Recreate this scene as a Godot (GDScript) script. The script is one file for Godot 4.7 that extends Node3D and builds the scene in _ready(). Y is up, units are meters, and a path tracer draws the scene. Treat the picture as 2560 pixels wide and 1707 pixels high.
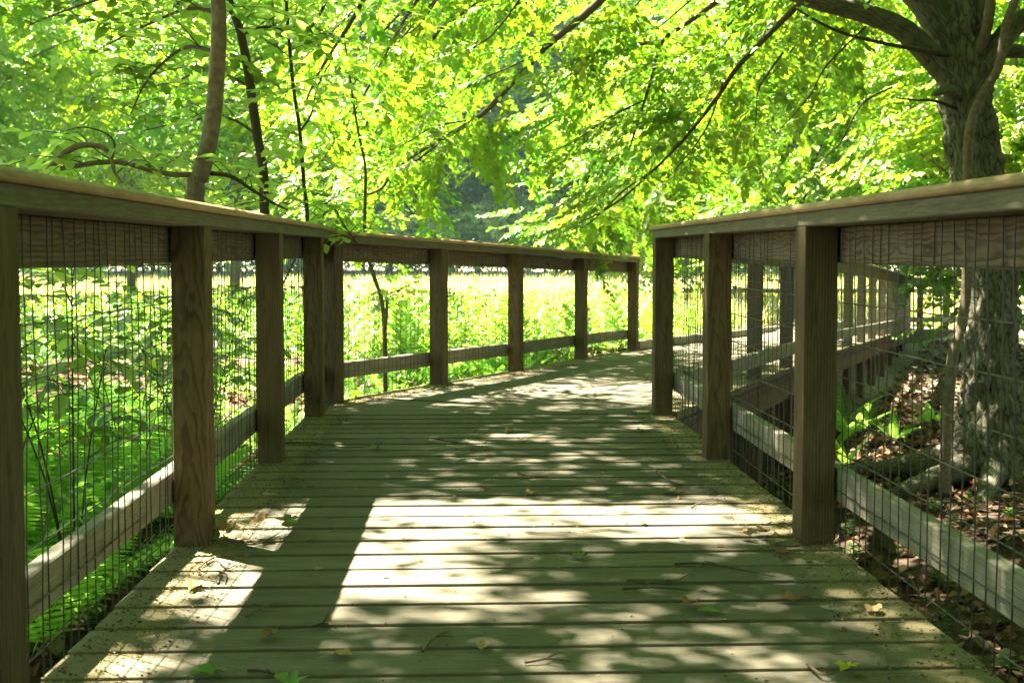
extends Node3D

# ---------------------------------------------------------------- constants
const F := 2731.0            # focal length in pixels of the 2560 px wide photograph
const PITCH := 2.7           # degrees down
const EYE := 0.783           # metres above the deck's level at the camera
const K := 2560.0 / 2352.0
const SUN_X := 0.436         # metres a shadow moves per metre of height, x and forward
const SUN_Z := -0.303
const HP := 0.85             # post height above the deck
const PW := 0.089            # post width

var rng := RandomNumberGenerator.new()
var noise := FastNoiseLite.new()
var M := {}
var taken := {}
var open_spots: Array = []

# ---------------------------------------------------------------- small helpers
func lin(r: float, g: float, b: float) -> Color:
	return Color(r, g, b).linear_to_srgb()

func fw(x: float, y: float, z: float) -> Vector3:      # z counts forward from the camera
	return Vector3(x, y, -z)

func ray(u: float, v: float) -> Vector3:               # a pixel of the 2352 px wide view -> direction with forward = 1
	var x := (u * K - 1280.0) / F
	var y := -(v * K - 853.5) / F
	var cp := cos(deg_to_rad(PITCH))
	var sp := sin(deg_to_rad(PITCH))
	var yy := y * cp - sp
	var zz := cp + y * sp
	return Vector3(x / zz, yy / zz, 1.0)

func px(u: float, v: float, d: float) -> Vector3:
	var r := ray(u, v)
	return Vector3(r.x * d, EYE + r.y * d, -d)

func deck_y(z: float) -> float:
	if z < 5.3: return 0.035 * z
	if z < 10.5: return 0.1855 + (z - 5.3) * 0.0028
	if z < 19.5: return 0.2 - (z - 10.5) * 0.011
	return maxf(0.1 - (z - 19.5) * 0.03, -0.3)

func on_deck(p: Vector2, h := 0.0) -> Vector3:
	return Vector3(p.x, deck_y(p.y) + h, -p.y)

func numbered(n: String) -> String:
	if not taken.has(n):
		taken[n] = 0
		return n
	taken[n] += 1
	return "%s_%03d" % [n, taken[n]]

func thing(called: String, label: String, category: String, group := "", at := Vector3.ZERO) -> Node3D:
	var o := Node3D.new()
	o.name = numbered(called)
	add_child(o)
	o.position = at
	meta(o, label, category, group)
	return o

func meta(o: Node, label: String, category: String, group := "", kind := "") -> void:
	if label: o.set_meta("label", label)
	if category: o.set_meta("category", category)
	if group: o.set_meta("group", group)
	if kind: o.set_meta("kind", kind)

func mi(called: String, mesh: Mesh, mat: Material, parent: Node = null) -> MeshInstance3D:
	var o := MeshInstance3D.new()
	o.mesh = mesh
	o.material_override = mat
	if parent == null:
		o.name = numbered(called)
		add_child(o)
	else:
		o.name = called
		parent.add_child(o, true)
	return o

func many(called: String, mesh: Mesh, mat: Material, xf: Array, cols: Array, parent: Node = null) -> MultiMeshInstance3D:
	var mm := MultiMesh.new()
	mm.transform_format = MultiMesh.TRANSFORM_3D
	mm.use_colors = true
	mm.mesh = mesh
	mm.instance_count = xf.size()
	for i in xf.size():
		mm.set_instance_transform(i, xf[i])
		mm.set_instance_color(i, cols[i])
	var o := MultiMeshInstance3D.new()
	o.multimesh = mm
	o.material_override = mat
	o.set_meta("kind", "stuff")
	if parent == null:
		o.name = numbered(called)
		add_child(o)
	else:
		o.name = called
		parent.add_child(o, true)
	return o

# ---------------------------------------------------------------- meshes
func arr_mesh(v: PackedVector3Array, n: PackedVector3Array, uv: PackedVector2Array, ix: PackedInt32Array, col := PackedColorArray()) -> ArrayMesh:
	var a := []
	a.resize(Mesh.ARRAY_MAX)
	a[Mesh.ARRAY_VERTEX] = v
	if n.size(): a[Mesh.ARRAY_NORMAL] = n
	if uv.size(): a[Mesh.ARRAY_TEX_UV] = uv
	if col.size(): a[Mesh.ARRAY_COLOR] = col
	a[Mesh.ARRAY_INDEX] = ix
	var m := ArrayMesh.new()
	m.add_surface_from_arrays(Mesh.PRIMITIVE_TRIANGLES, a)
	return m

# a board along x: section of width w (z) and height t (y), edges rounded by r; u runs along the board, v round it
func board_mesh(l: float, t: float, w: float, r := 0.004, us := 1.0, u0 := 0.0, v0 := 0.0, vs := 1.0, steps := 1) -> ArrayMesh:
	var prof: Array = []
	var hw := w / 2.0
	var ht := t / 2.0
	for c in 4:
		var sx: float = [1.0, -1.0, -1.0, 1.0][c]
		var sy: float = [1.0, 1.0, -1.0, -1.0][c]
		var base: float = [0.0, 90.0, 180.0, 270.0][c]
		for k in steps + 1:
			var a := deg_to_rad(base + 90.0 * k / steps)
			prof.append(Vector2(sx * (hw - r) + r * cos(a), sy * (ht - r) + r * sin(a)))
	var n := prof.size()
	var v := PackedVector3Array()
	var nn := PackedVector3Array()
	var uv := PackedVector2Array()
	var ix := PackedInt32Array()
	for i in n:
		var a: Vector2 = prof[i]
		var b: Vector2 = prof[(i + 1) % n]
		var d := (b - a).normalized()
		var nr := Vector3(0, -d.x, d.y)
		var o := v.size()
		for e in [[-l / 2.0, 0.0], [l / 2.0, 1.0]]:
			for p in [a, b]:
				v.append(Vector3(e[0], p.y, p.x))
				nn.append(nr)
				var vv: float = (p.x / w + 0.5) if absf(nr.y) > 0.6 else (p.y / t + 0.5) * minf(t / w, 1.0)
				uv.append(Vector2(u0 + float(e[1]) * us, v0 + vv * vs))
		ix.append_array(PackedInt32Array([o, o + 1, o + 2, o + 1, o + 3, o + 2]))
	for e in [-1.0, 1.0]:
		var o := v.size()
		for i in n:
			v.append(Vector3(e * l / 2.0, prof[i].y, prof[i].x))
			nn.append(Vector3(e, 0, 0))
			uv.append(Vector2(u0 + 0.02 + prof[i].y * 0.3, v0 + (prof[i].x / w + 0.5) * vs))
		for i in range(1, n - 1):
			if e < 0: ix.append_array(PackedInt32Array([o, o + i, o + i + 1]))
			else: ix.append_array(PackedInt32Array([o, o + i + 1, o + i]))
	fix_winding(v, nn, ix)
	return arr_mesh(v, nn, uv, ix)

func fix_winding(v: PackedVector3Array, n: PackedVector3Array, ix: PackedInt32Array) -> void:
	for i in range(0, ix.size(), 3):
		var c := (v[ix[i + 1]] - v[ix[i]]).cross(v[ix[i + 2]] - v[ix[i]])
		if c.dot(n[ix[i]]) > 0.0:
			var s := ix[i + 1]
			ix[i + 1] = ix[i + 2]
			ix[i + 2] = s

# puts a board mesh between two points; up stays as near to +y as the slope allows
func lay(o: Node3D, a: Vector3, b: Vector3, flip := false) -> void:
	var x := (b - a).normalized()
	if flip: x = -x
	var z := x.cross(Vector3.UP).normalized()
	var y := z.cross(x).normalized()
	o.transform = Transform3D(Basis(x, y, z), (a + b) / 2.0)

# a tube through points with radii, with uneven bark if rough > 0
func tube(pts: Array, rad: Array, sides := 8, rough := 0.0, uscale := 1.0, seed_ := 0.0, closed := true) -> ArrayMesh:
	var v := PackedVector3Array()
	var nn := PackedVector3Array()
	var uv := PackedVector2Array()
	var ix := PackedInt32Array()
	var ref := Vector3(0.31, 0.17, 0.93).normalized()
	var along := 0.0
	for i in pts.size():
		var t: Vector3
		if i == 0: t = pts[1] - pts[0]
		elif i == pts.size() - 1: t = pts[i] - pts[i - 1]
		else: t = pts[i + 1] - pts[i - 1]
		t = t.normalized()
		var x := (ref - t * ref.dot(t)).normalized()
		if absf(ref.dot(t)) > 0.97: x = t.cross(Vector3.RIGHT).normalized()
		ref = x
		var y := t.cross(x)
		if i > 0: along += (pts[i] - pts[i - 1]).length()
		for s in sides + 1:
			var a := TAU * (s % sides) / sides
			var d := x * cos(a) + y * sin(a)
			var r: float = rad[i]
			if rough > 0.0:
				var q: Vector3 = pts[i] + d * r
				r *= 1.0 + rough * noise.get_noise_3d(q.x * 30.0 + seed_, q.y * 14.0, q.z * 30.0) + rough * 1.4 * noise.get_noise_3d(q.x * 9.0 + seed_, q.y * 5.0, q.z * 9.0)
			v.append(pts[i] + d * r)
			nn.append(d)
			uv.append(Vector2(float(s) / sides, along * uscale))
	for i in pts.size() - 1:
		for s in sides:
			var o := i * (sides + 1) + s
			ix.append_array(PackedInt32Array([o, o + 1, o + sides + 1, o + 1, o + sides + 2, o + sides + 1]))
	if rough > 0.0:
		for i in nn.size(): nn[i] = Vector3.ZERO
		for i in range(0, ix.size(), 3):
			var c := (v[ix[i + 2]] - v[ix[i]]).cross(v[ix[i + 1]] - v[ix[i]])
			for k in 3: nn[ix[i + k]] += c
		for i in pts.size():
			var o := i * (sides + 1)
			var c := nn[o] + nn[o + sides]
			nn[o] = c
			nn[o + sides] = c
		var flip := 0.0
		for i in nn.size():
			var k := i / (sides + 1)
			flip += nn[i].dot(v[i] - pts[k])
		for i in nn.size(): nn[i] = (nn[i] if flip > 0 else -nn[i]).normalized()
	fix_winding(v, nn, ix)
	return arr_mesh(v, nn, uv, ix)

func smooth_path(p: Array, per := 4) -> Array:
	var out: Array = []
	for i in p.size() - 1:
		var a: Vector3 = p[maxi(i - 1, 0)]
		var b: Vector3 = p[i]
		var c: Vector3 = p[i + 1]
		var d: Vector3 = p[mini(i + 2, p.size() - 1)]
		for k in per:
			var t := float(k) / per
			out.append(0.5 * ((2.0 * b) + (c - a) * t + (2.0 * a - 5.0 * b + 4.0 * c - d) * t * t + (3.0 * b - a - 3.0 * c + d) * t * t * t))
	out.append(p[p.size() - 1])
	return out

func taper(n: int, a: float, b: float, pw := 1.0) -> Array:
	var r: Array = []
	for i in n: r.append(lerpf(a, b, pow(float(i) / maxf(n - 1, 1), pw)))
	return r

# adds one leaf (along dir, its face towards up) to raw triangles
func add_leaf(v: PackedVector3Array, ix: PackedInt32Array, at: Vector3, dir: Vector3, up: Vector3, l: float, w: float, fold: float, rows: Array) -> void:
	var side := dir.cross(up).normalized()
	var nrm := side.cross(dir).normalized()
	var o := v.size()
	v.append(at)
	for r in rows:
		var c: Vector3 = at + dir * (l * r[0]) - nrm * (l * 0.16 * r[0] * r[0])
		var h: float = w * r[1]
		v.append(c + side * h + nrm * fold * h)
		v.append(c)
		v.append(c - side * h + nrm * fold * h)
	v.append(at + dir * l - nrm * l * 0.16)
	var t := v.size() - 1
	ix.append_array(PackedInt32Array([o, o + 1, o + 2, o, o + 2, o + 3]))
	for k in rows.size() - 1:
		var a := o + 1 + k * 3
		ix.append_array(PackedInt32Array([a, a + 3, a + 1, a + 1, a + 3, a + 4, a + 1, a + 4, a + 2, a + 2, a + 4, a + 5]))
	var e := t - 3
	ix.append_array(PackedInt32Array([e, t, e + 1, e + 1, t, e + 2]))

const OVAL := [[0.22, 0.38], [0.5, 0.5], [0.78, 0.3]]
const PLAIN := [[0.48, 0.5]]

func add_simple(v: PackedVector3Array, ix: PackedInt32Array, at: Vector3, dir: Vector3, up: Vector3, l: float, w: float, fold: float) -> void:
	var side := dir.cross(up).normalized()
	var nrm := side.cross(dir).normalized()
	var o := v.size()
	var mid := at + dir * l * 0.48
	v.append_array(PackedVector3Array([at, mid + side * w * 0.5 + nrm * fold * w * 0.5, at + dir * l, mid - side * w * 0.5 + nrm * fold * w * 0.5]))
	ix.append_array(PackedInt32Array([o, o + 1, o + 2, o, o + 2, o + 3]))

func leaf_mesh(l: float, w: float, fold: float, rows: Array = OVAL) -> ArrayMesh:
	var v := PackedVector3Array()
	var ix := PackedInt32Array()
	add_leaf(v, ix, Vector3.ZERO, Vector3.RIGHT, Vector3.UP, l, w, fold, rows)
	return arr_mesh(v, PackedVector3Array(), PackedVector2Array(), ix)

# a flat, drooping beech twig with alternate leaves
func spray_mesh(r: RandomNumberGenerator, n: int, length: float, l: float, rows: Array = PLAIN) -> ArrayMesh:
	var v := PackedVector3Array()
	var ix := PackedInt32Array()
	for i in n:
		var t := float(i) / (n - 1)
		var at := Vector3(length * t, -0.12 * length * t * t + r.randf_range(-0.02, 0.02), r.randf_range(-0.015, 0.015))
		var s := 1.0 if i % 2 == 0 else -1.0
		var ang := deg_to_rad(r.randf_range(35, 65)) * s * (1.0 - 0.5 * t)
		var dir := Vector3(cos(ang), r.randf_range(-0.6, 0.05), sin(ang)).normalized()
		var up := Vector3(r.randf_range(-0.5, 0.5), 1.0, r.randf_range(-0.5, 0.5)).normalized()
		var s_ := r.randf_range(0.55, 1.25)
		if rows.is_empty(): add_simple(v, ix, at, dir, up, l * s_, l * 0.62 * s_, r.randf_range(0.1, 0.5))
		else: add_leaf(v, ix, at, dir, up, l * s_, l * 0.62 * s_, r.randf_range(0.1, 0.5), rows)
	# the twig itself
	var o := v.size()
	for q in [[0.0, 0.0016], [0.5, 0.0012], [1.0, 0.0007]]:
		var c := Vector3(length * q[0], -0.12 * length * q[0] * q[0], 0)
		for k in 3: v.append(c + Vector3(0, cos(TAU * k / 3), sin(TAU * k / 3)) * q[1])
	for seg in 2:
		for k in 3:
			var a := o + seg * 3 + k
			var b := o + seg * 3 + (k + 1) % 3
			ix.append_array(PackedInt32Array([a, b, a + 3, b, b + 3, a + 3]))
	return arr_mesh(v, PackedVector3Array(), PackedVector2Array(), ix)

# a loose ball of leaf-like faces
func clump_mesh(r: RandomNumberGenerator, n: int, size: float, l: float) -> ArrayMesh:
	var v := PackedVector3Array()
	var ix := PackedInt32Array()
	for i in n:
		var p := Vector3(r.randfn(), r.randfn() * 0.7, r.randfn()) * size * 0.42
		var d := Vector3(r.randf_range(-1, 1), r.randf_range(-0.9, 0.2), r.randf_range(-1, 1)).normalized()
		var up := Vector3(r.randf_range(-0.8, 0.8), 1.0, r.randf_range(-0.8, 0.8)).normalized()
		add_simple(v, ix, p, d, up, l * r.randf_range(0.7, 1.3), l * 0.6, r.randf_range(0.1, 0.5))
	return arr_mesh(v, PackedVector3Array(), PackedVector2Array(), ix)

func turned(at: Vector3, dir: Vector3, roll: float, s: float) -> Transform3D:
	var x := dir.normalized()
	var z := x.cross(Vector3.UP)
	if z.length() < 0.01: z = Vector3(0, 0, 1)
	z = z.normalized()
	var y := z.cross(x)
	var b := Basis(x, y, z)
	b = Basis(x, roll) * b
	return Transform3D(b.scaled(Vector3(s, s, s)) if false else Basis(b.x * s, b.y * s, b.z * s), at)

# ---------------------------------------------------------------- textures
func to_tex(w: int, h: int, d: PackedByteArray) -> ImageTexture:
	var im := Image.create_from_data(w, h, false, Image.FORMAT_RGB8, d)
	im.generate_mipmaps()
	return ImageTexture.create_from_image(im)

# sawn softwood: growth rings cut by the board's face. Colours are linear base colours.
func wood_tex(w: int, h: int, seed_: int, light: Vector3, dark: Vector3, rings: float, slope: float, wave: float, contrast: float, grey: Vector3, greyness: float, knots := 0, moss := false) -> ImageTexture:
	var r := RandomNumberGenerator.new()
	r.seed = seed_
	var n := FastNoiseLite.new()
	n.seed = seed_
	n.frequency = 1.0
	n.fractal_octaves = 2
	var d := PackedByteArray()
	d.resize(w * h * 3)
	var vc := r.randf_range(0.3, 0.7)
	var d0 := r.randf_range(-0.1, 0.3)
	var kn: Array = []
	for k in knots: kn.append([r.randf_range(0.1, 0.9), r.randf_range(0.2, 0.8), r.randf_range(0.014, 0.024)])
	var asp := float(w) / h
	for yy in h:
		var v := float(yy) / h
		for xx in w:
			var u := float(xx) / w
			var warp := wave * n.get_noise_2d(u * 5.0, v * 1.1) + wave * 0.35 * n.get_noise_2d(u * 19.0 + 40.0, v * 2.5)
			var dep := d0 + slope * u + warp
			var rr := sqrt((v - vc) * (v - vc) + dep * dep)
			var knot := 0.0
			for q in kn:
				var du: float = (u - q[0]) * asp / 1.6
				var dv: float = v - q[1]
				var kd := sqrt(du * du + dv * dv)
				rr += 0.05 * exp(-kd * kd / 0.03)
				knot = maxf(knot, 1.0 - smoothstep(q[2] * 3.0, q[2] * 5.5, kd))
			var fr := rr * rings
			fr = fr - floorf(fr)
			var late := smoothstep(0.35, 0.85, fr) * (1.0 - smoothstep(0.9, 1.0, fr))
			var fibre := n.get_noise_2d(u * 22.0, v * 95.0 + 7.0) * 0.5 + n.get_noise_2d(u * 70.0, v * 260.0) * 0.35
			var patch := n.get_noise_2d(u * 6.0 + 90.0, v * 2.2)
			var c := light.lerp(dark, clampf(late * contrast + knot * 0.75, 0.0, 1.0))
			c = c.lerp(grey, clampf(greyness + patch * 0.35, 0.0, 0.95))
			c *= 1.0 + fibre * 0.5 + patch * 0.2
			var crack := n.get_noise_2d(u * 3.0 + 11.0, v * 34.0)
			if crack > 0.52: c *= 0.72
			if moss:
				var e := minf(u, 1.0 - u) + 0.02 * n.get_noise_2d(u * 30.0, v * 4.0 + 3.0) + 0.014 * n.get_noise_2d(u * 90.0, v * 9.0)
				var g := n.get_noise_2d(u * 240.0, v * 30.0)
				var mk := 1.0 - smoothstep(0.062, 0.1, e)
				if mk > 0.0 and g > -0.45 + 0.9 * (1.0 - mk):
					var mc := Vector3(0.21, 0.182, 0.085) * (1.0 + 0.5 * g)
					if g > 0.52: mc = Vector3(0.07, 0.045, 0.025)
					c = c.lerp(mc, 0.85)
			var o := (yy * w + xx) * 3
			d[o] = int(clampf(pow(maxf(c.x, 0.0), 0.4545) * 255.0, 0, 255))
			d[o + 1] = int(clampf(pow(maxf(c.y, 0.0), 0.4545) * 255.0, 0, 255))
			d[o + 2] = int(clampf(pow(maxf(c.z, 0.0), 0.4545) * 255.0, 0, 255))
	return to_tex(w, h, d)

func wood_mat(t: Texture2D, rough := 0.85, relief := 0.06) -> StandardMaterial3D:
	var m := StandardMaterial3D.new()
	m.albedo_texture = t
	m.roughness = rough
	m.metallic_specular = 0.25
	m.heightmap_enabled = true
	m.heightmap_texture = t
	m.heightmap_scale = relief
	return m

func noise_tex(freq: float, ramp: Array, seed_: int, type := FastNoiseLite.TYPE_SIMPLEX_SMOOTH, size := 512) -> NoiseTexture2D:
	var n := FastNoiseLite.new()
	n.seed = seed_
	n.frequency = freq
	n.noise_type = type
	n.fractal_octaves = 5
	var g := Gradient.new()
	var off := PackedFloat32Array()
	var col := PackedColorArray()
	for q in ramp:
		off.append(q[0])
		col.append(q[1])
	g.offsets = off
	g.colors = col
	var t := NoiseTexture2D.new()
	t.width = size
	t.height = size
	t.seamless = true
	t.noise = n
	t.color_ramp = g
	return t

# flaking plates of bark with dark cracks between them
func bark_tex(bumps: bool) -> NoiseTexture2D:
	var t := noise_tex(0.022, [[0.0, lin(0.04, 0.03, 0.02)], [0.1, lin(0.08, 0.066, 0.044)], [0.2, lin(0.15, 0.145, 0.1)], [0.5, lin(0.2, 0.205, 0.14)], [1.0, lin(0.27, 0.26, 0.195)]], 3, FastNoiseLite.TYPE_CELLULAR, 768)
	var n: FastNoiseLite = t.noise
	n.cellular_return_type = FastNoiseLite.RETURN_DISTANCE2_SUB
	n.fractal_octaves = 3
	n.fractal_gain = 0.45
	n.domain_warp_enabled = true
	n.domain_warp_amplitude = 34.0
	n.domain_warp_frequency = 0.014
	if bumps:
		t.color_ramp = null
		t.as_normal_map = true
		t.bump_strength = 12.0
	return t

func leaf_mat(back: Color, rough := 0.45, spec := 0.4) -> StandardMaterial3D:
	var m := StandardMaterial3D.new()
	m.vertex_color_use_as_albedo = true
	m.roughness = rough
	m.metallic_specular = spec
	m.cull_mode = BaseMaterial3D.CULL_DISABLED
	m.backlight_enabled = true
	m.backlight = back
	return m

func flat_mat(c: Color, rough := 0.8, metal := 0.0) -> StandardMaterial3D:
	var m := StandardMaterial3D.new()
	m.albedo_color = c
	m.roughness = rough
	m.metallic = metal
	m.metallic_specular = 0.3
	return m

# ---------------------------------------------------------------- materials
func make_materials() -> void:
	M.planks = []
	for k in 6:
		M.planks.append(wood_mat(wood_tex(1024, 80, 11 + k, Vector3(0.158, 0.143, 0.094) * [1.0, 0.84, 1.12, 0.93, 1.05, 0.88][k], Vector3(0.09, 0.078, 0.05), 26.0, [0.2, 0.05, 0.5, 0.1, -0.3, 0.02][k], 0.05, 0.7, Vector3(0.135, 0.128, 0.09) * [1.0, 0.84, 1.12, 0.93, 1.05, 0.88][k], 0.35, k % 3, true), 0.8, 0.05))
	M.posts = []
	for k in 4:
		M.posts.append(wood_mat(wood_tex(512, 72, 31 + k, Vector3(0.14, 0.09, 0.046), Vector3(0.055, 0.032, 0.016), 11.0, [0.9, 0.05, 0.7, 0.3][k], 0.09, 0.75, Vector3(0.108, 0.09, 0.055), [0.12, 0.35, 0.2, 0.4][k], [1, 0, 2, 1][k]), 0.8, 0.04))
	M.rails = []
	for k in 3:
		M.rails.append(wood_mat(wood_tex(1024, 64, 51 + k, Vector3(0.185, 0.163, 0.1), Vector3(0.11, 0.092, 0.053), 15.0, 0.35, 0.12, 0.6, Vector3(0.145, 0.136, 0.087), 0.35, 1), 0.8, 0.05))
	M.backs = []
	for k in 3:
		M.backs.append(wood_mat(wood_tex(1024, 110, 71 + k, Vector3(0.21, 0.163, 0.096), Vector3(0.09, 0.062, 0.034), 9.0, 0.12, 0.2, 0.9, Vector3(0.18, 0.155, 0.11), 0.12, 1), 0.8, 0.04))
	M.low = wood_mat(wood_tex(1024, 64, 91, Vector3(0.26, 0.235, 0.17), Vector3(0.17, 0.145, 0.1), 12.0, 0.2, 0.1, 0.6, Vector3(0.23, 0.225, 0.17), 0.35, 1), 0.8, 0.05)
	M.cap = wood_mat(wood_tex(1024, 64, 95, Vector3(0.42, 0.29, 0.145), Vector3(0.32, 0.205, 0.095), 20.0, 0.1, 0.04, 0.6, Vector3(0.36, 0.28, 0.17), 0.15, 0), 0.6, 0.03)
	M.wire = flat_mat(lin(0.09, 0.09, 0.083), 0.35, 0.75)
	# bark
	var bark := StandardMaterial3D.new()
	bark.albedo_texture = bark_tex(false)
	bark.roughness = 0.9
	bark.metallic_specular = 0.2
	bark.uv1_scale = Vector3(2, 0.55, 1)
	bark.normal_enabled = true
	bark.normal_texture = bark_tex(true)
	bark.normal_scale = 1.5
	M.bark = bark
	var smooth := StandardMaterial3D.new()
	smooth.albedo_texture = noise_tex(0.02, [[0.0, lin(0.10, 0.075, 0.05)], [0.45, lin(0.17, 0.135, 0.09)], [0.7, lin(0.21, 0.175, 0.12)], [1.0, lin(0.27, 0.25, 0.19)]], 5)
	smooth.roughness = 0.8
	smooth.metallic_specular = 0.25
	smooth.uv1_triplanar = true
	smooth.uv1_scale = Vector3(2.5, 2.5, 2.5)
	M.smooth = smooth
	M.twig = flat_mat(lin(0.07, 0.055, 0.035), 0.85)
	M.deadwood = flat_mat(lin(0.16, 0.12, 0.08), 0.85)
	# leaves
	M.leaf = leaf_mat(Color(0.88, 1.0, 0.45), 0.42, 0.45)
	M.leaf_far = leaf_mat(Color(0.85, 1.0, 0.6), 0.85, 0.08)
	M.fern = leaf_mat(Color(0.7, 1.0, 0.35), 0.6, 0.3)
	M.litter = leaf_mat(Color(0.35, 0.3, 0.2), 0.85, 0.15)
	M.leaf_one = []
	for c in [[0.15, 0.28, 0.045], [0.19, 0.33, 0.05], [0.24, 0.38, 0.065], [0.12, 0.24, 0.035]]:
		var m := leaf_mat(Color(0.84, 1.0, 0.42), 0.42, 0.45)
		m.vertex_color_use_as_albedo = false
		m.albedo_color = lin(c[0], c[1], c[2])
		M.leaf_one.append(m)
	M.frond = []
	for c in [[0.045, 0.12, 0.014], [0.055, 0.145, 0.016], [0.08, 0.18, 0.02]]:
		var m := leaf_mat(Color(0.75, 1.0, 0.35), 0.6, 0.3)
		m.vertex_color_use_as_albedo = false
		m.albedo_color = lin(c[0], c[1], c[2])
		M.frond.append(m)
	M.dry = []
	for c in [[0.30, 0.17, 0.08], [0.22, 0.12, 0.06], [0.38, 0.26, 0.12], [0.20, 0.20, 0.07], [0.16, 0.26, 0.06], [0.50, 0.46, 0.08]]:
		var m := flat_mat(lin(c[0], c[1], c[2]), 0.8)
		m.cull_mode = BaseMaterial3D.CULL_DISABLED
		m.backlight_enabled = true
		m.backlight = Color(0.3, 0.3, 0.2)
		M.dry.append(m)
	# ground: colour per vertex, grain from noise
	var g := StandardMaterial3D.new()
	g.vertex_color_use_as_albedo = true
	g.albedo_texture = noise_tex(0.03, [[0.0, Color(0.55, 0.55, 0.55)], [0.5, Color(0.8, 0.8, 0.8)], [1.0, Color(1, 1, 1)]], 9)
	g.uv1_triplanar = true
	g.uv1_world_triplanar = true
	g.uv1_scale = Vector3(0.7, 0.7, 0.7)
	g.roughness = 0.95
	g.metallic_specular = 0.1
	M.ground = g

# ---------------------------------------------------------------- ground
func side_of_path(x: float, z: float) -> float:         # metres to the right of the boardwalk's right edge line
	var a := x - 0.78
	var n := Vector2(0.9135, -0.4067)
	var b := n.dot(Vector2(x - 0.69, z - 5.26))
	if z < 4.0: return a
	return lerpf(a, b, smoothstep(4.0, 7.0, z))

func ground_y(x: float, z: float) -> float:
	var far := smoothstep(5.0, 11.0, z)
	var left := lerpf(-0.34, 0.1, far)
	var right := lerpf(-0.72, -0.45, smoothstep(6.0, 16.0, z)) + 0.22 * smoothstep(1.0, 3.2, x) * (1.0 - smoothstep(7.0, 12.0, z))
	var s := side_of_path(x, z)
	var y := lerpf(left, right, smoothstep(-1.4, 0.3, s))
	y = lerpf(y, 0.0, smoothstep(18.0, 24.0, z))
	y += maxf(0.0, z - 15.0) * 0.036
	y += 0.05 * noise.get_noise_2d(x * 0.5, z * 0.5) + 0.03 * noise.get_noise_2d(x * 2.0 + 30.0, z * 2.0)
	return y

func make_ground() -> void:
	var xs: Array = []
	var zs: Array = []
	for i in 121:
		var t := (i - 60) / 60.0
		xs.append(8.0 * t + 72.0 * t * t * t * t * t)
	for i in 150:
		var t := i / 149.0
		zs.append(-14.0 + 26.0 * t + 118.0 * pow(t, 5.0))
	var v := PackedVector3Array()
	var n := PackedVector3Array()
	var c := PackedColorArray()
	var ix := PackedInt32Array()
	for j in zs.size():
		for i in xs.size():
			var x: float = xs[i]
			var z: float = zs[j]
			v.append(Vector3(x, ground_y(x, z), -z))
			var e := 0.1
			n.append(Vector3(ground_y(x - e, z) - ground_y(x + e, z), 2 * e, ground_y(x, z + e) - ground_y(x, z - e)).normalized())
			var soil := Color(0.12, 0.09, 0.06)
			var meadow := Color(0.48, 0.45, 0.31)
			var k := smoothstep(10.5, 14.0, z + noise.get_noise_2d(x, z) * 3.0 - maxf(0.0, side_of_path(x, z)) * 2.0)
			c.append(soil.lerp(meadow, k) * (1.0 + 0.3 * noise.get_noise_2d(x * 3.0, z * 3.0)))
	for j in zs.size() - 1:
		for i in xs.size() - 1:
			var o := j * xs.size() + i
			ix.append_array(PackedInt32Array([o, o + 1, o + xs.size(), o + 1, o + xs.size() + 1, o + xs.size()]))
	fix_winding(v, n, ix)
	meta(mi("ground", arr_mesh(v, n, PackedVector2Array(), ix, c), M.ground), "", "", "", "structure")

# ---------------------------------------------------------------- boardwalk
var A1 := deg_to_rad(-2.2)
var A2 := deg_to_rad(24.0)
var A3 := deg_to_rad(43.0)
var R3 := Vector2(0.69, 5.26)
func along(a: float) -> Vector2: return Vector2(sin(a), cos(a))
func across(a: float) -> Vector2: return Vector2(cos(a), -sin(a))

func plank(parent: Node, a: Vector2, b: Vector2, w: float, mat: Material, jitter: float) -> void:
	var pa := on_deck(a, -0.019 + jitter)
	var pb := on_deck(b, -0.019 + jitter * 0.5)
	pb.y = lerpf(pb.y, pa.y, 0.7)
	var o := mi("plank", plank_meshes[rng.randi() % plank_meshes.size()], mat, parent)
	lay(o, pa, pb, rng.randf() < 0.5)
	o.scale = Vector3((b - a).length(), 1, w / 0.1318)

var plank_meshes: Array = []

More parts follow.
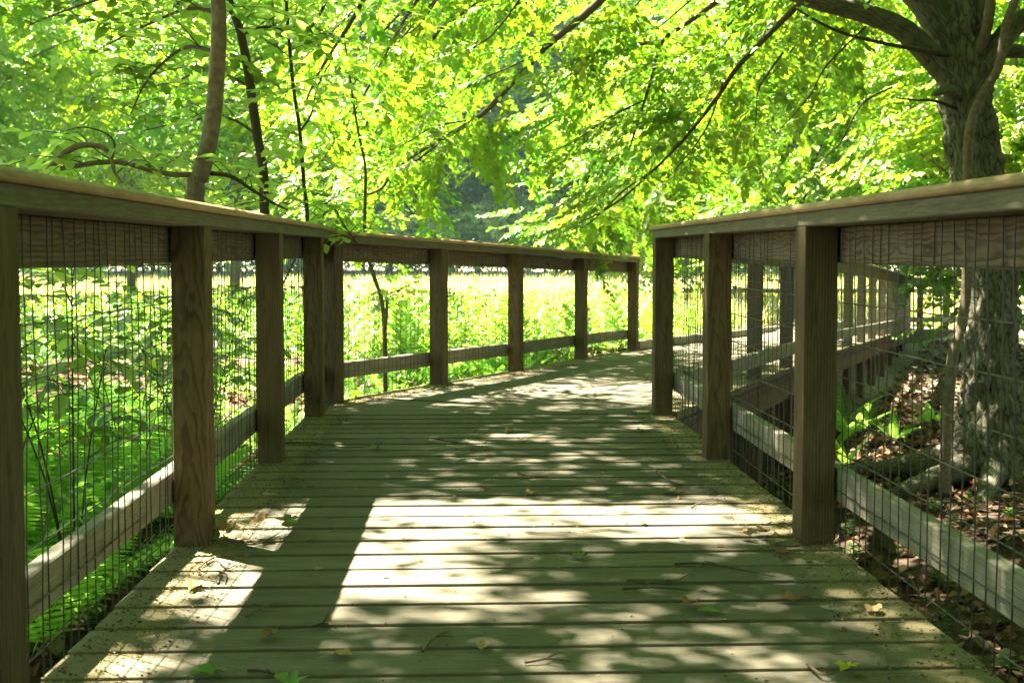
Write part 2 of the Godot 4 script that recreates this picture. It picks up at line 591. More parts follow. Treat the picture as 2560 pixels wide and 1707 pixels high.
func make_boardwalk() -> void:
	var walk := Node3D.new()
	walk.name = "boardwalk"
	add_child(walk)
	walk.set_meta("kind", "structure")
	for k in 4: plank_meshes.append(board_mesh(1.0, 0.038, 0.1318, 0.0018, 1.0, 0.0, 0.02 * k, 0.94, 2))
	# first run
	var f := along(A1)
	var x := across(A1)
	var z := 5.19
	var i := 0
	while z > -1.6:
		var mid := f * z
		var w := 0.1318 + rng.randf_range(-0.0012, 0.0012)
		var e := 0.087
		var la := mid + x * (-0.70 - e) + x * rng.randf_range(-0.004, 0.004)
		var ra := mid + x * (0.89 + e) + x * rng.randf_range(-0.004, 0.004)
		plank(walk, la, ra, w, M.planks[(i * 5 + rng.randi() % 3) % 6], rng.randf_range(-0.0015, 0.0015))
		z -= 0.1355
		i += 1
	# tapered planks in the bend
	var pivot := f * 5.262 + x * (0.89 + 0.087)
	var e1 := f * 5.262 + x * (-0.70 - 0.087)
	var n2 := across(A2)
	var e2 := R3 - n2 * (1.667 + 0.086) + along(A2) * 0.02
	for k in 6:
		var a := e1.lerp(e2, k / 6.0)
		var b := e1.lerp(e2, (k + 1) / 6.0)
		var pr := pivot + along(A2) * (0.012 * k)
		var pr2 := pivot + along(A2) * (0.012 * (k + 1))
		var gap := (b - a).normalized() * 0.003
		var cs := [a + gap, b - gap, pr2 - (pr2 - pr) * 0.25, pr]
		var v := PackedVector3Array()
		var n := PackedVector3Array()
		var uv := PackedVector2Array()
		var ix := PackedInt32Array()
		for q in 4:
			v.append(on_deck(cs[q], 0.0))
			n.append(Vector3.UP)
			uv.append(Vector2([0.0, 0.0, 1.0, 1.0][q], [0.05, 0.95, 0.55, 0.45][q]))
		ix.append_array(PackedInt32Array([0, 1, 2, 0, 2, 3]))
		for q in 4:
			var p0: Vector2 = cs[q]
			var p1: Vector2 = cs[(q + 1) % 4]
			var o := v.size()
			var nr := on_deck(p1).cross(Vector3.UP)
			nr = (on_deck(p1) - on_deck(p0)).cross(Vector3.UP).normalized()
			var cen := on_deck((cs[0] + cs[1] + cs[2] + cs[3]) / 4.0)
			if nr.dot(on_deck(p0) - cen) < 0: nr = -nr
			for pp in [p0, p1]:
				for h in [0.0, -0.038]:
					v.append(on_deck(pp, h))
					n.append(nr)
					uv.append(Vector2(0.5, 0.5))
			ix.append_array(PackedInt32Array([o, o + 1, o + 2, o + 1, o + 3, o + 2]))
		fix_winding(v, n, ix)
		mi("plank", arr_mesh(v, n, uv, ix), M.planks[k], walk)
	# second run
	f = along(A2)
	x = across(A2)
	var t := 0.16
	i = 0
	while t < 15.4:
		var ra := R3 + f * t + x * 0.086
		var la := R3 + f * t - x * (1.667 + 0.086)
		plank(walk, la, ra, 0.1318, M.planks[(i * 5 + rng.randi() % 3) % 6], rng.randf_range(-0.0015, 0.0015))
		t += 0.1355
		i += 1
	# third run, nearly hidden behind the railings
	f = along(A3)
	x = across(A3)
	t = 0.1
	var c0 := R3 + along(A2) * 15.5
	while t < 7.0:
		plank(walk, c0 + f * t - x * 1.75, c0 + f * t + x * 0.086, 0.1318, M.planks[rng.randi() % 6], 0.0)
		t += 0.1355
	# joists under the plank ends
	joist(walk, along(A1) * -1.6 + across(A1) * -0.76, along(A1) * 5.2 + across(A1) * -0.76)
	joist(walk, along(A1) * -1.6 + across(A1) * 0.95, along(A1) * 5.2 + across(A1) * 0.95)
	joist(walk, along(A1) * -1.6 + across(A1) * 0.1, along(A1) * 5.2 + across(A1) * 0.1)
	joist(walk, R3 + across(A2) * 0.06, R3 + along(A2) * 15.4 + across(A2) * 0.06)
	joist(walk, R3 - across(A2) * 0.8, R3 + along(A2) * 15.4 - across(A2) * 0.8)
	joist(walk, R3 - across(A2) * 1.72 + along(A2) * 0.3, R3 + along(A2) * 15.4 - across(A2) * 1.72)
	joist(walk, c0 + across(A3) * 0.06, c0 + along(A3) * 7.0 + across(A3) * 0.06)

func joist(walk: Node, a: Vector2, b: Vector2) -> void:
	var n := int((b - a).length() / 2.6) + 1
	for k in n:
		var p := on_deck(a.lerp(b, float(k) / n), -0.135)
		var q := on_deck(a.lerp(b, float(k + 1) / n), -0.135)
		var o := mi("joist", board_mesh((q - p).length() - 0.004, 0.18, 0.04, 0.003), M.posts[1], walk)
		lay(o, p, q)

# ---------------------------------------------------------------- railings
# corners: near inner corner of each post (x, forward); heading; side -1 left, 1 right
func post(parent: Node, c: Vector2, a: float, side: float, k: int, deep := 0.55) -> void:
	var p := c + across(a) * side * PW / 2.0 + along(a) * PW / 2.0
	var o := mi("post", post_meshes[k % post_meshes.size()], M.posts[k % M.posts.size()], parent)
	var y := Vector3.UP
	var xx := Vector3(sin(a + 1.5708), 0, -cos(a + 1.5708))
	var turn := (k * 7) % 4
	for q in turn: xx = xx.cross(y)
	o.transform = Transform3D(Basis(y * ((HP + deep) / (HP + 0.55)), xx, y.cross(xx)), on_deck(p, HP - (HP + deep) / 2.0))

var post_meshes: Array = []
var wire_meshes: Array = []

# a member between two points of a post line, out metres outside the posts' inner face, at a height over the deck
func member(parent: Node, called: String, a: Vector2, b: Vector2, out_a: Vector2, out_b: Vector2, inner: float, w: float, h: float, t: float, mat: Material, r := 0.004, steps := 1, u0 := 0.0) -> void:
	var p := on_deck(a + out_a * (inner + w / 2.0), h + t / 2.0)
	var q := on_deck(b + out_b * (inner + w / 2.0), h + t / 2.0)
	var o := mi(called, board_mesh((q - p).length() - 0.002, t, w, r, clampf((q - p).length() / 2.0, 0.3, 1.2), u0, 0.0, 1.0, steps), mat, parent)
	lay(o, p, q)

func wire_panel(parent: Node, a: Vector2, b: Vector2, out_a: Vector2, out_b: Vector2, single: bool, trim := 0.02) -> void:
	var panel := Node3D.new()
	panel.name = "wire_panel"
	parent.add_child(panel, true)
	var l := (b - a).length()
	var top := HP - 0.002
	var low := -0.10
	var n := int(l / 0.0508)
	var seen_wires: Array = []
	for i in n:
		var s := (i + 0.5) / n
		var p := a.lerp(b, s) + out_a.lerp(out_b, s).normalized() * 0.0915
		seen_wires.append([on_deck(p, low), on_deck(p, top), 0.0016, M.wire])
	var h := -0.06
	while h < 0.83:
		var jit := rng.randf_range(-0.006, 0.006)
		seen_wires.append([on_deck(a.lerp(b, trim) + out_a * 0.0945, h + jit), on_deck(a.lerp(b, 1.0 - trim) + out_b * 0.0945, h - jit), 0.0015, M.wire])
		h += 0.1016
	if single:
		for w in seen_wires:
			var o := mi("wire", wire_meshes[rng.randi() % wire_meshes.size()], w[3], panel)
			wire_at(o, w[0], w[1])
	else:
		var v := PackedVector3Array()
		var nn := PackedVector3Array()
		var ix := PackedInt32Array()
		for w in seen_wires:
			var d: Vector3 = (w[1] - w[0]).normalized()
			var s := d.cross(Vector3(0.3, 0.2, 0.9)).normalized()
			var u := d.cross(s)
			var o := v.size()
			for e in 2:
				for k in 3:
					var r: Vector3 = s * cos(TAU * k / 3) + u * sin(TAU * k / 3)
					v.append(w[e] + r * 0.0016)
					nn.append(r)
			for k in 3:
				var k2 := (k + 1) % 3
				ix.append_array(PackedInt32Array([o + k, o + k2, o + 3 + k, o + k2, o + 3 + k2, o + 3 + k]))
		fix_winding(v, nn, ix)
		var o := mi("wires", arr_mesh(v, nn, PackedVector2Array(), ix), M.wire, panel)
		o.set_meta("kind", "stuff")

func wire_at(o: Node3D, a: Vector3, b: Vector3) -> void:
	var d := b - a
	var y := d.normalized()
	var x := Vector3(0, 0, 1).cross(y)
	if x.length() < 0.1: x = Vector3.RIGHT
	x = x.normalized()
	var z := x.cross(y)
	o.transform = Transform3D(Basis(x, d, z), a)

func corner_dir(a1: float, a2: float, side: float) -> Vector2:
	var m := (a1 + a2) / 2.0
	return across(m) * side / cos((a2 - a1) / 2.0)

func make_railings() -> void:
	for k in 3: post_meshes.append(board_mesh(HP + 0.55, PW, PW, 0.004, 1.0, 0.0, 0.0, 1.0, 2))
	for k in 4:
		var pts: Array = []
		for i in 9:
			var t := i / 8.0
			pts.append(Vector3(rng.randf_range(-0.002, 0.002) + 0.004 * sin(t * 5.0 + k), t, rng.randf_range(-0.0012, 0.0012)))
		wire_meshes.append(tube(pts, taper(9, 0.0016, 0.0016), 5))
	# --- the long railing with nine posts
	var lr := thing("railing", "wooden railing with ten posts bordering ferns and the sunny meadow", "railing")
	var la := [Vector2(-0.675, -0.7), Vector2(-0.715, 0.42), Vector2(-0.7605, 1.61), Vector2(-0.81, 2.88), Vector2(-0.855, 4.02), Vector2(-0.90, 5.17)]
	var lb := [Vector2(-0.93, 5.72), Vector2(-0.44, 6.83), Vector2(0.05, 7.89), Vector2(0.61, 9.22), Vector2(1.19, 10.46)]
	var o1 := -across(A1)
	var a24 := deg_to_rad(24.2)
	var o2 := -across(a24)
	for i in la.size(): post(lr, la[i], A1, -1.0, i + 1)
	for i in lb.size(): post(lr, lb[i], a24, -1.0, i + 2)
	var f1 := along(A1) * 0.0445
	var f2 := along(a24) * 0.0445
	var runs := [[la[0] + f1, la[1] + f1 * 2.0, o1, o1], [la[1] + f1 * 2.0, la[3] + f1 * 1.6, o1, o1], [la[3] + f1 * 1.6, la[5] + f1 * 1.2, o1, o1], [la[5] + f1 * 1.2, lb[0] + f2 * 1.0, o1, (o1 + o2).normalized()], [lb[0] + f2, lb[1] - f2 * 10.0, (o1 + o2).normalized(), o2], [lb[1] - f2 * 10.0, lb[2] + f2, o2, o2], [lb[2] + f2, lb[4] + f2 * 2.6, o2, o2]]
	for i in runs.size():
		var q = runs[i]
		member(lr, "top_rail", q[0], q[1], q[2], q[3], 0.0, 0.14, HP, 0.038, M.rails[i % 3], 0.003, 1, 0.13 * i)
		member(lr, "cap_board", q[0], q[1], q[2], q[3], -0.014, 0.165, HP + 0.038, 0.022, M.cap, 0.0105, 4, 0.21 * i)
	for i in la.size() - 1:
		var a: Vector2 = la[i] + f1
		var b: Vector2 = la[i + 1] + f1
		bay(lr, a, b, o1, o1, i, i >= 1)
	bay(lr, la[5] + f1, lb[0] + f2, o1, (o1 + o2).normalized(), 1, true)
	for i in lb.size() - 1: bay(lr, lb[i] + f2, lb[i + 1] + f2, o2, o2, i + 1, true)
	# --- the railing that turns off to the woods
	var rr := thing("railing", "wooden railing that runs beside the big grey trunk and bends away into the woods", "railing")
	var ra := [Vector2(0.91, -0.80), Vector2(0.872, 0.36), Vector2(0.83, 1.53), Vector2(0.78, 2.91), Vector2(0.735, 4.09), R3]
	var p1 := across(A1)
	var p2 := across(A2)
	var p3 := across(A3)
	for i in ra.size(): post(rr, ra[i], A1, 1.0, i + 2, 0.65)
	for i in ra.size() - 1: bay(rr, ra[i] + f1, ra[i + 1] + f1, p1, p1, i + 1, i >= 1)
	var rruns := [[ra[0] + f1, ra[1] + f1, p1, p1], [ra[1] + f1, ra[3] + f1 * 1.7, p1, p1], [ra[3] + f1 * 1.7, ra[5] + f1 * 2.4, p1, p1]]
	var ts := [0.12, 0.98, 2.1, 3.28, 4.5, 5.75, 7.0, 8.25, 9.45, 10.7, 11.9, 13.1, 14.3, 15.5]
	var s: Array = []
	for t in ts: s.append(R3 + along(A2) * float(t))
	var f3 := along(A2) * 0.0445
	for i in range(1, s.size()): post(rr, s[i], A2, 1.0, i, 0.75)
	for i in s.size() - 1: bay(rr, s[i] + f3, s[i + 1] + f3, p2, p2, i, i < 3)
	for i in range(0, s.size() - 1, 2): rruns.append([s[i] + f3, s[mini(i + 2, s.size() - 1)] + f3, p2, p2])
	var c0: Vector2 = s[s.size() - 1]
	var tt: Array = [c0 + along(A2) * 0.1]
	for k in 5: tt.append(c0 + along(A3) * (0.5 + 1.2 * k))
	for i in range(1, tt.size()): post(rr, tt[i], A3, 1.0, i + 1, 0.75)
	for i in tt.size() - 1:
		bay(rr, tt[i], tt[i + 1], p3, p3, i, false)
		rruns.append([tt[i], tt[i + 1], p3, p3])
	for i in rruns.size():
		var q = rruns[i]
		member(rr, "top_rail", q[0], q[1], q[2], q[3], 0.0, 0.14, HP, 0.038, M.rails[(i + 1) % 3], 0.003, 1, 0.17 * i)
		member(rr, "cap_board", q[0], q[1], q[2], q[3], -0.014, 0.165, HP + 0.038, 0.022, M.cap, 0.0105, 4, 0.11 * i)
	# --- low kerb where the railing stops
	var kb := thing("kerb", "low wooden kerb beam along the deck edge past the last railing post", "kerb")
	var k0: Vector2 = lb[4] + along(a24) * 0.12
	var kerb_dir := along(deg_to_rad(24.3))
	for k in 3:
		var p := on_deck(k0 + kerb_dir * (2.6 * k) + o2 * 0.04, 0.05)
		var q := on_deck(k0 + kerb_dir * (2.6 * k + 2.59) + o2 * 0.04, 0.05)
		lay(mi("beam", board_mesh((q - p).length(), 0.085, 0.085, 0.005), M.low, kb), p, q)
	# --- far railing in the sun
	var fr := thing("railing", "sunlit orange brown railing far off behind the tree trunk", "railing")
	var fa := deg_to_rad(118.0)
	var fp := Vector2(9.9, 28.5)
	for k in 5:
		var c: Vector2 = fp + along(fa) * (1.3 * k)
		post_far(fr, c)
	for h in [[0.86, 0.14, 0.04], [0.66, 0.04, 0.15]]:
		var p := on_far(fp + along(fa) * -0.1, h[0])
		var q := on_far(fp + along(fa) * 5.4, h[0])
		lay(mi("rail", board_mesh((q - p).length(), h[2], h[1], 0.004), M.cap, fr), p, q)
	# --- white rail fence beyond the second run
	var wf := thing("fence", "thin pale rail fence in the sun beyond the boardwalk", "fence")
	var wm: Material = M.low
	for k in 4:
		var p := px(1520 + 170 * k, 667, 23.0)
		var q := px(1520 + 170 * (k + 1), 668, 23.0)
		lay(mi("rail", board_mesh((q - p).length(), 0.09, 0.05, 0.004), wm, wf), p, q)
		var g := Vector3(p.x, ground_y(p.x, 23.0), p.z + 0.08)
		var po := mi("fence_post", board_mesh(p.y - g.y + 0.3, 0.09, 0.09, 0.004), wm, wf)
		po.transform = Transform3D(Basis(Vector3.UP, Vector3.RIGHT, Vector3(0, 0, -1)), (g + Vector3(g.x, p.y + 0.1, g.z)) / 2.0 - Vector3(0, 0.1, 0.17))

func on_far(p: Vector2, h: float) -> Vector3: return Vector3(p.x, -0.18 + h, -p.y)
func post_far(fr: Node, c: Vector2) -> void:
	var o := mi("post", post_meshes[0], M.cap, fr)
	o.transform = Transform3D(Basis(Vector3.UP, Vector3.RIGHT, Vector3(0, 0, -1)), on_far(c, 0.84 - 0.7))

func bay(parent: Node, a: Vector2, b: Vector2, oa: Vector2, ob: Vector2, k: int, single: bool) -> void:
	wire_panel(parent, a, b, oa, ob, single)
	member(parent, "back_board", a, b, oa, ob, 0.0965, 0.038, HP - 0.097, 0.095, M.backs[k % 3], 0.003, 1, 0.37 * k)
	member(parent, "bottom_rail", a, b, oa, ob, 0.0965, 0.038, 0.11, 0.09, M.low, 0.004, 1, 0.29 * k)

# ---------------------------------------------------------------- foliage
func shades_open(p: Vector3, pad := 0.0) -> bool:
	var h := p.y - 0.1
	var sx := p.x + SUN_X * h
	var sz := -p.z + SUN_Z * h
	for s in open_spots:
		var dx: float = (sx - s[0]) / (s[2] + pad)
		var dz: float = (sz - s[1]) / (s[3] + pad)
		if dx * dx + dz * dz < 1.0: return true
	return false

func leaf_tint(r: RandomNumberGenerator, base: Color, vary := 0.36) -> Color:
	var k := 1.0 + r.randf_range(-vary, vary)
	var y := r.randf_range(-0.35, 0.45)
	return Color(base.r * k * (1.0 + y), base.g * k * (1.0 + y * 0.25), base.b * k)

var sprays: Array = []
var clusters: Array = []
var blobs_mid: Array = []
var blobs_far: Array = []

# a rounded mass of leaf sprays one unit across, hung from one branch end
func blob_mesh(r: RandomNumberGenerator, n: int, per_spray: int, l: float, flat: float) -> ArrayMesh:
	var v := PackedVector3Array()
	var ix := PackedInt32Array()
	for k in n:
		var g := Vector3(r.randfn(), r.randfn() * flat, r.randfn()) * 0.6
		var out := Vector3(g.x + r.randfn() * 0.3, -0.35, g.z + r.randfn() * 0.3).normalized()
		var side := out.cross(Vector3.UP).normalized()
		for j in per_spray:
			var t := float(j) / per_spray
			var s := 1.0 if j % 2 == 0 else -1.0
			var d := (out * r.randf_range(0.3, 1.0) + side * s * r.randf_range(0.4, 1.0) + Vector3(0, r.randf_range(-0.6, 0.1), 0)).normalized()
			var up := Vector3(r.randf_range(-0.6, 0.6), 1.0, r.randf_range(-0.6, 0.6)).normalized()
			add_simple(v, ix, g + out * t * l * 4.5, d, up, l * r.randf_range(0.75, 1.25), l * 0.62, r.randf_range(0.1, 0.5))
	return arr_mesh(v, PackedVector3Array(), PackedVector2Array(), ix)


# sprays of leaves hung from a bough; returns nothing, fills the lists
func hang(path: Array, per_m: float, reach: float, xf: Array, cols: Array, r: RandomNumberGenerator, base: Color, from := 0.05, size := 1.0) -> void:
	var total := 0.0
	for i in path.size() - 1: total += (path[i + 1] - path[i]).length()
	var n := int(total * per_m)
	for k in n:
		var t := lerpf(from, 1.0, r.randf()) * (path.size() - 1)
		var i := mini(int(t), path.size() - 2)
		var at: Vector3 = path[i].lerp(path[i + 1], t - i)
		var tan: Vector3 = (path[i + 1] - path[i]).normalized()
		var side := tan.cross(Vector3.UP).normalized()
		if (side.z > 0.0) == (r.randf() < 0.66): side = -side
		var dir := (side * r.randf_range(0.4, 1.0) + tan * r.randf_range(0.0, 0.9) + Vector3(0, r.randf_range(-0.35, 0.25), 0)).normalized()
		var l := reach * r.randf_range(0.25, 1.0)
		var m := int(l / 0.13) + 1
		for j in m:
			var q := (j + 0.6) / m
			var p := at + dir * l * q + Vector3(0, -0.13 * l * q * q, 0)
			if shades_open(p, 0.08): continue
			var d2 := (dir + tan * r.randf_range(-0.7, 0.7) + side * r.randf_range(-0.3, 0.5) + Vector3(0, -0.05 - 0.3 * r.randf(), 0)).normalized()
			xf.append(turned(p, d2, r.randf_range(-0.5, 0.5), size * r.randf_range(0.75, 1.2)))
			cols.append(leaf_tint(r, base))

# joins copies of small leaf meshes into one mesh, which the path tracer walks faster than many copies
func soup(m: ArrayMesh) -> PackedVector3Array:
	var a := m.surface_get_arrays(0)
	var v: PackedVector3Array = a[Mesh.ARRAY_VERTEX]
	var ix: PackedInt32Array = a[Mesh.ARRAY_INDEX]
	var out := PackedVector3Array()
	for i in ix: out.append(v[i])
	return out

func joined(meshes: Array, xf: Array, cols: Array) -> ArrayMesh:
	var soups: Array = []
	for m in meshes: soups.append(soup(m))
	var v := PackedVector3Array()
	var c := PackedColorArray()
	for i in xf.size():
		var t: Transform3D = xf[i]
		var s: PackedVector3Array = soups[i % soups.size()]
		v.append_array(t * s)
		var cc := PackedColorArray()
		cc.resize(s.size())
		cc.fill(cols[i])
		c.append_array(cc)
	return arr_mesh(v, PackedVector3Array(), PackedVector2Array(), PackedInt32Array(range(v.size())), c)

func bake(called: String, meshes: Array, mat: Material, xf: Array, cols: Array, parent: Node) -> void:
	if xf.is_empty(): return
	var o := mi(called, joined(meshes, xf, cols), mat, parent)
	o.set_meta("kind", "stuff")

func split_by_mesh(called: String, meshes: Array, mat: Material, xf: Array, cols: Array, parent: Node) -> void:
	for k in meshes.size():
		var a: Array = []
		var c: Array = []
		for i in range(k, xf.size(), meshes.size()):
			a.append(xf[i])
			c.append(cols[i])
		if a.size(): many(called, meshes[k], mat, a, c, parent)

func limb(parent: Node, called: String, pts: Array, r0: float, r1: float, mat: Material, rough := 0.0, sides := 8, per := 4) -> Array:
	var p := smooth_path(pts, per)
	mi(called, tube(p, taper(p.size(), r0, r1), sides, rough, 1.0, pts[0].x * 7.0), mat, parent)
	return p

func make_beech() -> void:
	var r := RandomNumberGenerator.new()
	r.seed = 77
	var t := thing("beech_tree", "big grey barked beech whose low boughs hang across the boardwalk", "tree")
	var d := 7.3
	var base := px(2300, 1150, d)
	var gy := ground_y(base.x, d)
	var tr := [Vector3(px(2300, 1100, d).x + 0.05, gy - 0.15, -d), px(2292, 1040, d), px(2280, 900, d), px(2276, 820, d), px(2285, 700, d), px(2282, 590, d), px(2262, 470, d), px(2240, 360, d), px(2222, 250, d), px(2212, 150, d), px(2205, 60, d), px(2200, -80, d), px(2190, -300, d), px(2170, -700, d), px(2160, -1200, d)]
	var w := [0.42, 0.30, 0.2, 0.175, 0.16, 0.165, 0.185, 0.17, 0.165, 0.185, 0.21, 0.19, 0.17, 0.13, 0.08]
	var p := smooth_path(tr, 6)
	var rad: Array = []
	for i in p.size():
		var k := float(i) / 6.0
		var a := mini(int(k), w.size() - 2)
		rad.append(lerpf(w[a], w[a + 1], k - a) * 0.92)
	mi("trunk", tube(p, rad, 56, 0.22, 1.0, 3.0), M.bark, t)
	# roots and the lean stem grown against the trunk
	for a in [[-0.9, 0.35], [-0.35, -0.55], [0.5, -0.7], [-0.75, -0.3]]:
		var q: Array = [Vector3(base.x, gy + 0.22, -d), Vector3(base.x + a[0] * 0.4, gy + 0.12, -d - a[1] * 0.4), Vector3(base.x + a[0] * 0.8, gy + 0.04, -d - a[1] * 0.8), Vector3(base.x + a[0] * 1.4, gy - 0.08, -d - a[1] * 1.4)]
		limb(t, "root", q, 0.13, 0.03, M.bark, 0.12, 12)
	limb(t, "lean_stem", [Vector3(px(2170, 960, 6.9).x, ground_y(2.7, 6.9) - 0.1, -6.9), px(2185, 855, 6.9), px(2209, 749, 6.95), px(2222, 643, 7.0), px(2224, 422, 6.95), px(2227, 310, 6.95), px(2253, 225, 6.95), px(2295, 154, 6.95), px(2312, 56, 6.95), px(2335, -10, 6.95), px(2360, -150, 7.0)], 0.036, 0.024, M.smooth, 0.05, 12)
	# limbs
	limb(t, "limb", [px(2205, 200, d), px(2140, 130, 7.2), px(2080, 72, 7.1), px(2010, 38, 7.0), px(1930, 15, 6.9), px(1850, -5, 6.8), px(1700, -80, 6.7), px(1400, -260, 6.6)], 0.085, 0.035, M.bark, 0.05, 14)
	limb(t, "limb", [px(2215, 120, d), px(2150, 40, 7.25), px(2090, -30, 7.2), px(1900, -200, 7.0), px(1500, -500, 6.5), px(900, -900, 6.0)], 0.12, 0.04, M.bark, 0.06, 14)
	limb(t, "limb", [px(2250, 200, d), px(2280, 130, 7.2), px(2330, 60, 7.2), px(2420, 0, 7.1), px(2600, -200, 6.8)], 0.09, 0.05, M.bark, 0.06, 14)
	limb(t, "limb", [px(2235, 130, 7.2), px(2262, 85, 7.1), px(2275, 20, 7.0), px(2280, -60, 6.9)], 0.04, 0.03, M.smooth, 0.05, 10)
	limb(t, "limb", [px(2290, 118, 7.4), px(2352, 118, 7.4), px(2450, 130, 7.5)], 0.05, 0.04, M.bark, 0.05, 10)
	limb(t, "branch_stub", [px(2205, 225, d), px(2180, 205, 7.0), px(2150, 215, 6.9), px(2140, 218, 6.88)], 0.05, 0.004, M.bark, 0.2, 8)
	limb(t, "branch", [px(2190, 130, 7.2), px(2060, 105, 6.9), px(1950, 80, 6.8), px(1880, 50, 6.7), px(1830, 20, 6.7)], 0.014, 0.006, M.twig)
	limb(t, "branch", [px(2200, 250, 7.2), px(2150, 232, 7.1), px(2110, 230, 7.1), px(2060, 225, 7.1)], 0.012, 0.005, M.twig)
	# the boughs that hang into the picture
	var xf: Array = []
	var cols: Array = []
	var green := Color(0.27, 0.40, 0.085)
	var boughs := [
		[[px(1420, -60, 7.4), px(1390, -10, 7.5), px(1330, 45, 7.7), px(1250, 110, 8.0), px(1176, 190, 8.3), px(1110, 260, 8.6), px(1040, 305, 8.9), px(960, 350, 9.2), px(905, 390, 9.5), px(870, 437, 9.7), px(800, 452, 9.9), px(730, 466, 10.1)], 0.027, 0.007, 12.0, 1.0],
		[[px(1110, 260, 8.6), px(1020, 320, 8.8), px(950, 372, 8.9), px(880, 400, 9.0), px(840, 402, 9.1)], 0.012, 0.004, 10.0, 0.7],
		[[px(1720, -70, 7.3), px(1650, 0, 7.5), px(1590, 45, 7.7), px(1522, 95, 7.9), px(1500, 170, 8.0), px(1475, 250, 8.1), px(1445, 345, 8.2)], 0.02, 0.005, 11.0, 0.9],
		[[px(1522, 95, 7.9), px(1455, 105, 8.2), px(1390, 145, 8.5), px(1340, 215, 8.9), px(1270, 280, 9.3), px(1225, 305, 9.6), px(1160, 340, 10.0)], 0.014, 0.004, 12.0, 1.0],
		[[px(1880, -40, 6.8), px(1845, 0, 6.9), px(1760, 85, 7.2), px(1690, 160, 7.5), px(1650, 220, 7.7), px(1600, 285, 7.9), px(1562, 330, 8.1), px(1500, 392, 8.4), px(1420, 462, 8.8), px(1340, 507, 9.3), px(1260, 530, 9.8)], 0.019, 0.004, 13.0, 1.0],
		[[px(1500, 392, 8.4), px(1430, 440, 8.7), px(1380, 490, 9.0), px(1330, 530, 9.2)], 0.008, 0.003, 9.0, 0.7],
		[[px(845, -20, 6.3), px(800, 60, 6.5), px(770, 105, 6.6), px(725, 180, 6.8), px(700, 240, 7.0)], 0.012, 0.005, 8.0, 0.6],
		[[px(760, -30, 6.2), px(735, 30, 6.3), px(700, 80, 6.4)], 0.01, 0.005, 8.0, 0.5]]
	for b in boughs:
		var q := limb(t, "bough", b[0], b[1] * 1.2, b[2] * 1.25, M.twig, 0.05, 8)
		hang(q, b[3], b[4], xf, cols, r, green)
	for b in [[px(1800, 120, 6.8), px(1745, 200, 6.9), px(1738, 260, 6.9), px(1732, 340, 6.9)], [px(1260, 105, 7.6), px(1180, 150, 7.5), px(1090, 190, 7.5), px(1010, 250, 7.6)], [px(1090, 275, 8.4), px(1000, 290, 8.0), px(930, 330, 7.9), px(880, 350, 7.8)], [px(1660, 190, 7.2), px(1625, 290, 7.0), px(1560, 380, 7.0), px(1520, 420, 7.0)], [px(1480, 230, 7.8), px(1400, 270, 7.6), px(1310, 330, 7.6), px(1250, 350, 7.7)], [px(1990, 60, 6.6), px(1900, 150, 6.7), px(1860, 220, 6.8), px(1790, 300, 6.9)], [px(2050, 200, 7.0), px(1980, 240, 6.9), px(1930, 330, 6.9), px(1880, 370, 6.9)], [px(1010, -10, 6.6), px(960, 60, 6.7), px(900, 100, 6.8), px(850, 170, 6.9)], [px(1200, -10, 6.8), px(1130, 80, 6.9), px(1060, 120, 7.0), px(960, 160, 7.1)]]:
		var q := limb(t, "branch", b, 0.0075, 0.0025, M.twig, 0.0, 6)
		hang(q, 5.0, 0.4, xf, cols, r, green)
	# more boughs, farther in, that fill the crown's skirt
	for k in 22:
		var u0 := r.randf_range(1000, 2150)
		var dd := r.randf_range(9.0, 13.5)
		var u1 := u0 - r.randf_range(250, 620)
		var v1 := r.randf_range(230, 540)
		if u1 < 1330 and u1 > 830 and v1 > 330: v1 = r.randf_range(100, 300)
		var a := px(u0, -120, dd - 1.0)
		var e := px(u1, v1, dd)
		var m1 := a.lerp(e, 0.33) + Vector3(0, 0.25, 0)
		var m2 := a.lerp(e, 0.7) + Vector3(r.randf_range(-0.2, 0.2), 0.15, 0)
		var q := limb(t, "bough", [a, m1, m2, e], 0.018, 0.004, M.twig, 0.0, 6)
		hang(q, 7.0, 0.95, xf, cols, r, green * r.randf_range(0.85, 1.15), 0.15)
	# single leaves that stand out along the near boughs
	var lm := [leaf_mesh(0.07, 0.044, 0.25), leaf_mesh(0.06, 0.04, 0.4)]
	for k in 240:
		var b = boughs[[0, 2, 3, 4, 6, 7][k % 6]][0]
		var i: int = r.randi() % int(b.size() - 1)
		var at: Vector3 = b[i].lerp(b[i + 1], r.randf()) + Vector3(r.randfn() * 0.16, r.randfn() * 0.1 - 0.05, r.randf_range(0.02, 0.3))
		if shades_open(at): continue
		var o := mi("leaf", lm[k % 2], M.leaf_one[k % 3], t)
		o.transform = turned(at, Vector3(r.randfn(), -0.4 + r.randfn() * 0.3, r.randfn()), r.randf_range(-1, 1), r.randf_range(0.8, 1.2))
	bake("crown", sprays, M.leaf, xf, cols, t)
	# the crown overhead, which shades the deck
	var xo: Array = []
	var co: Array = []
	roof(xo, co, r, -4.6, 6.2, -0.5, 7.9, 4.2, 8.0, 520.0)
	roof(xo, co, r, 0.6, 6.6, 7.4, 13.5, 4.4, 8.2, 580.0)
	roof(xo, co, r, -1.4, 1.4, 7.5, 10.4, 4.8, 8.0, 170.0)
	roof(xo, co, r, -6.6, -4.0, 2.2, 9.0, 5.2, 8.2, 400.0)
	roof(xo, co, r, -3.2, -0.8, 8.4, 11.8, 5.2, 8.0, 260.0)
	bake("crown_overhead", clusters, M.leaf, xo, co, t)

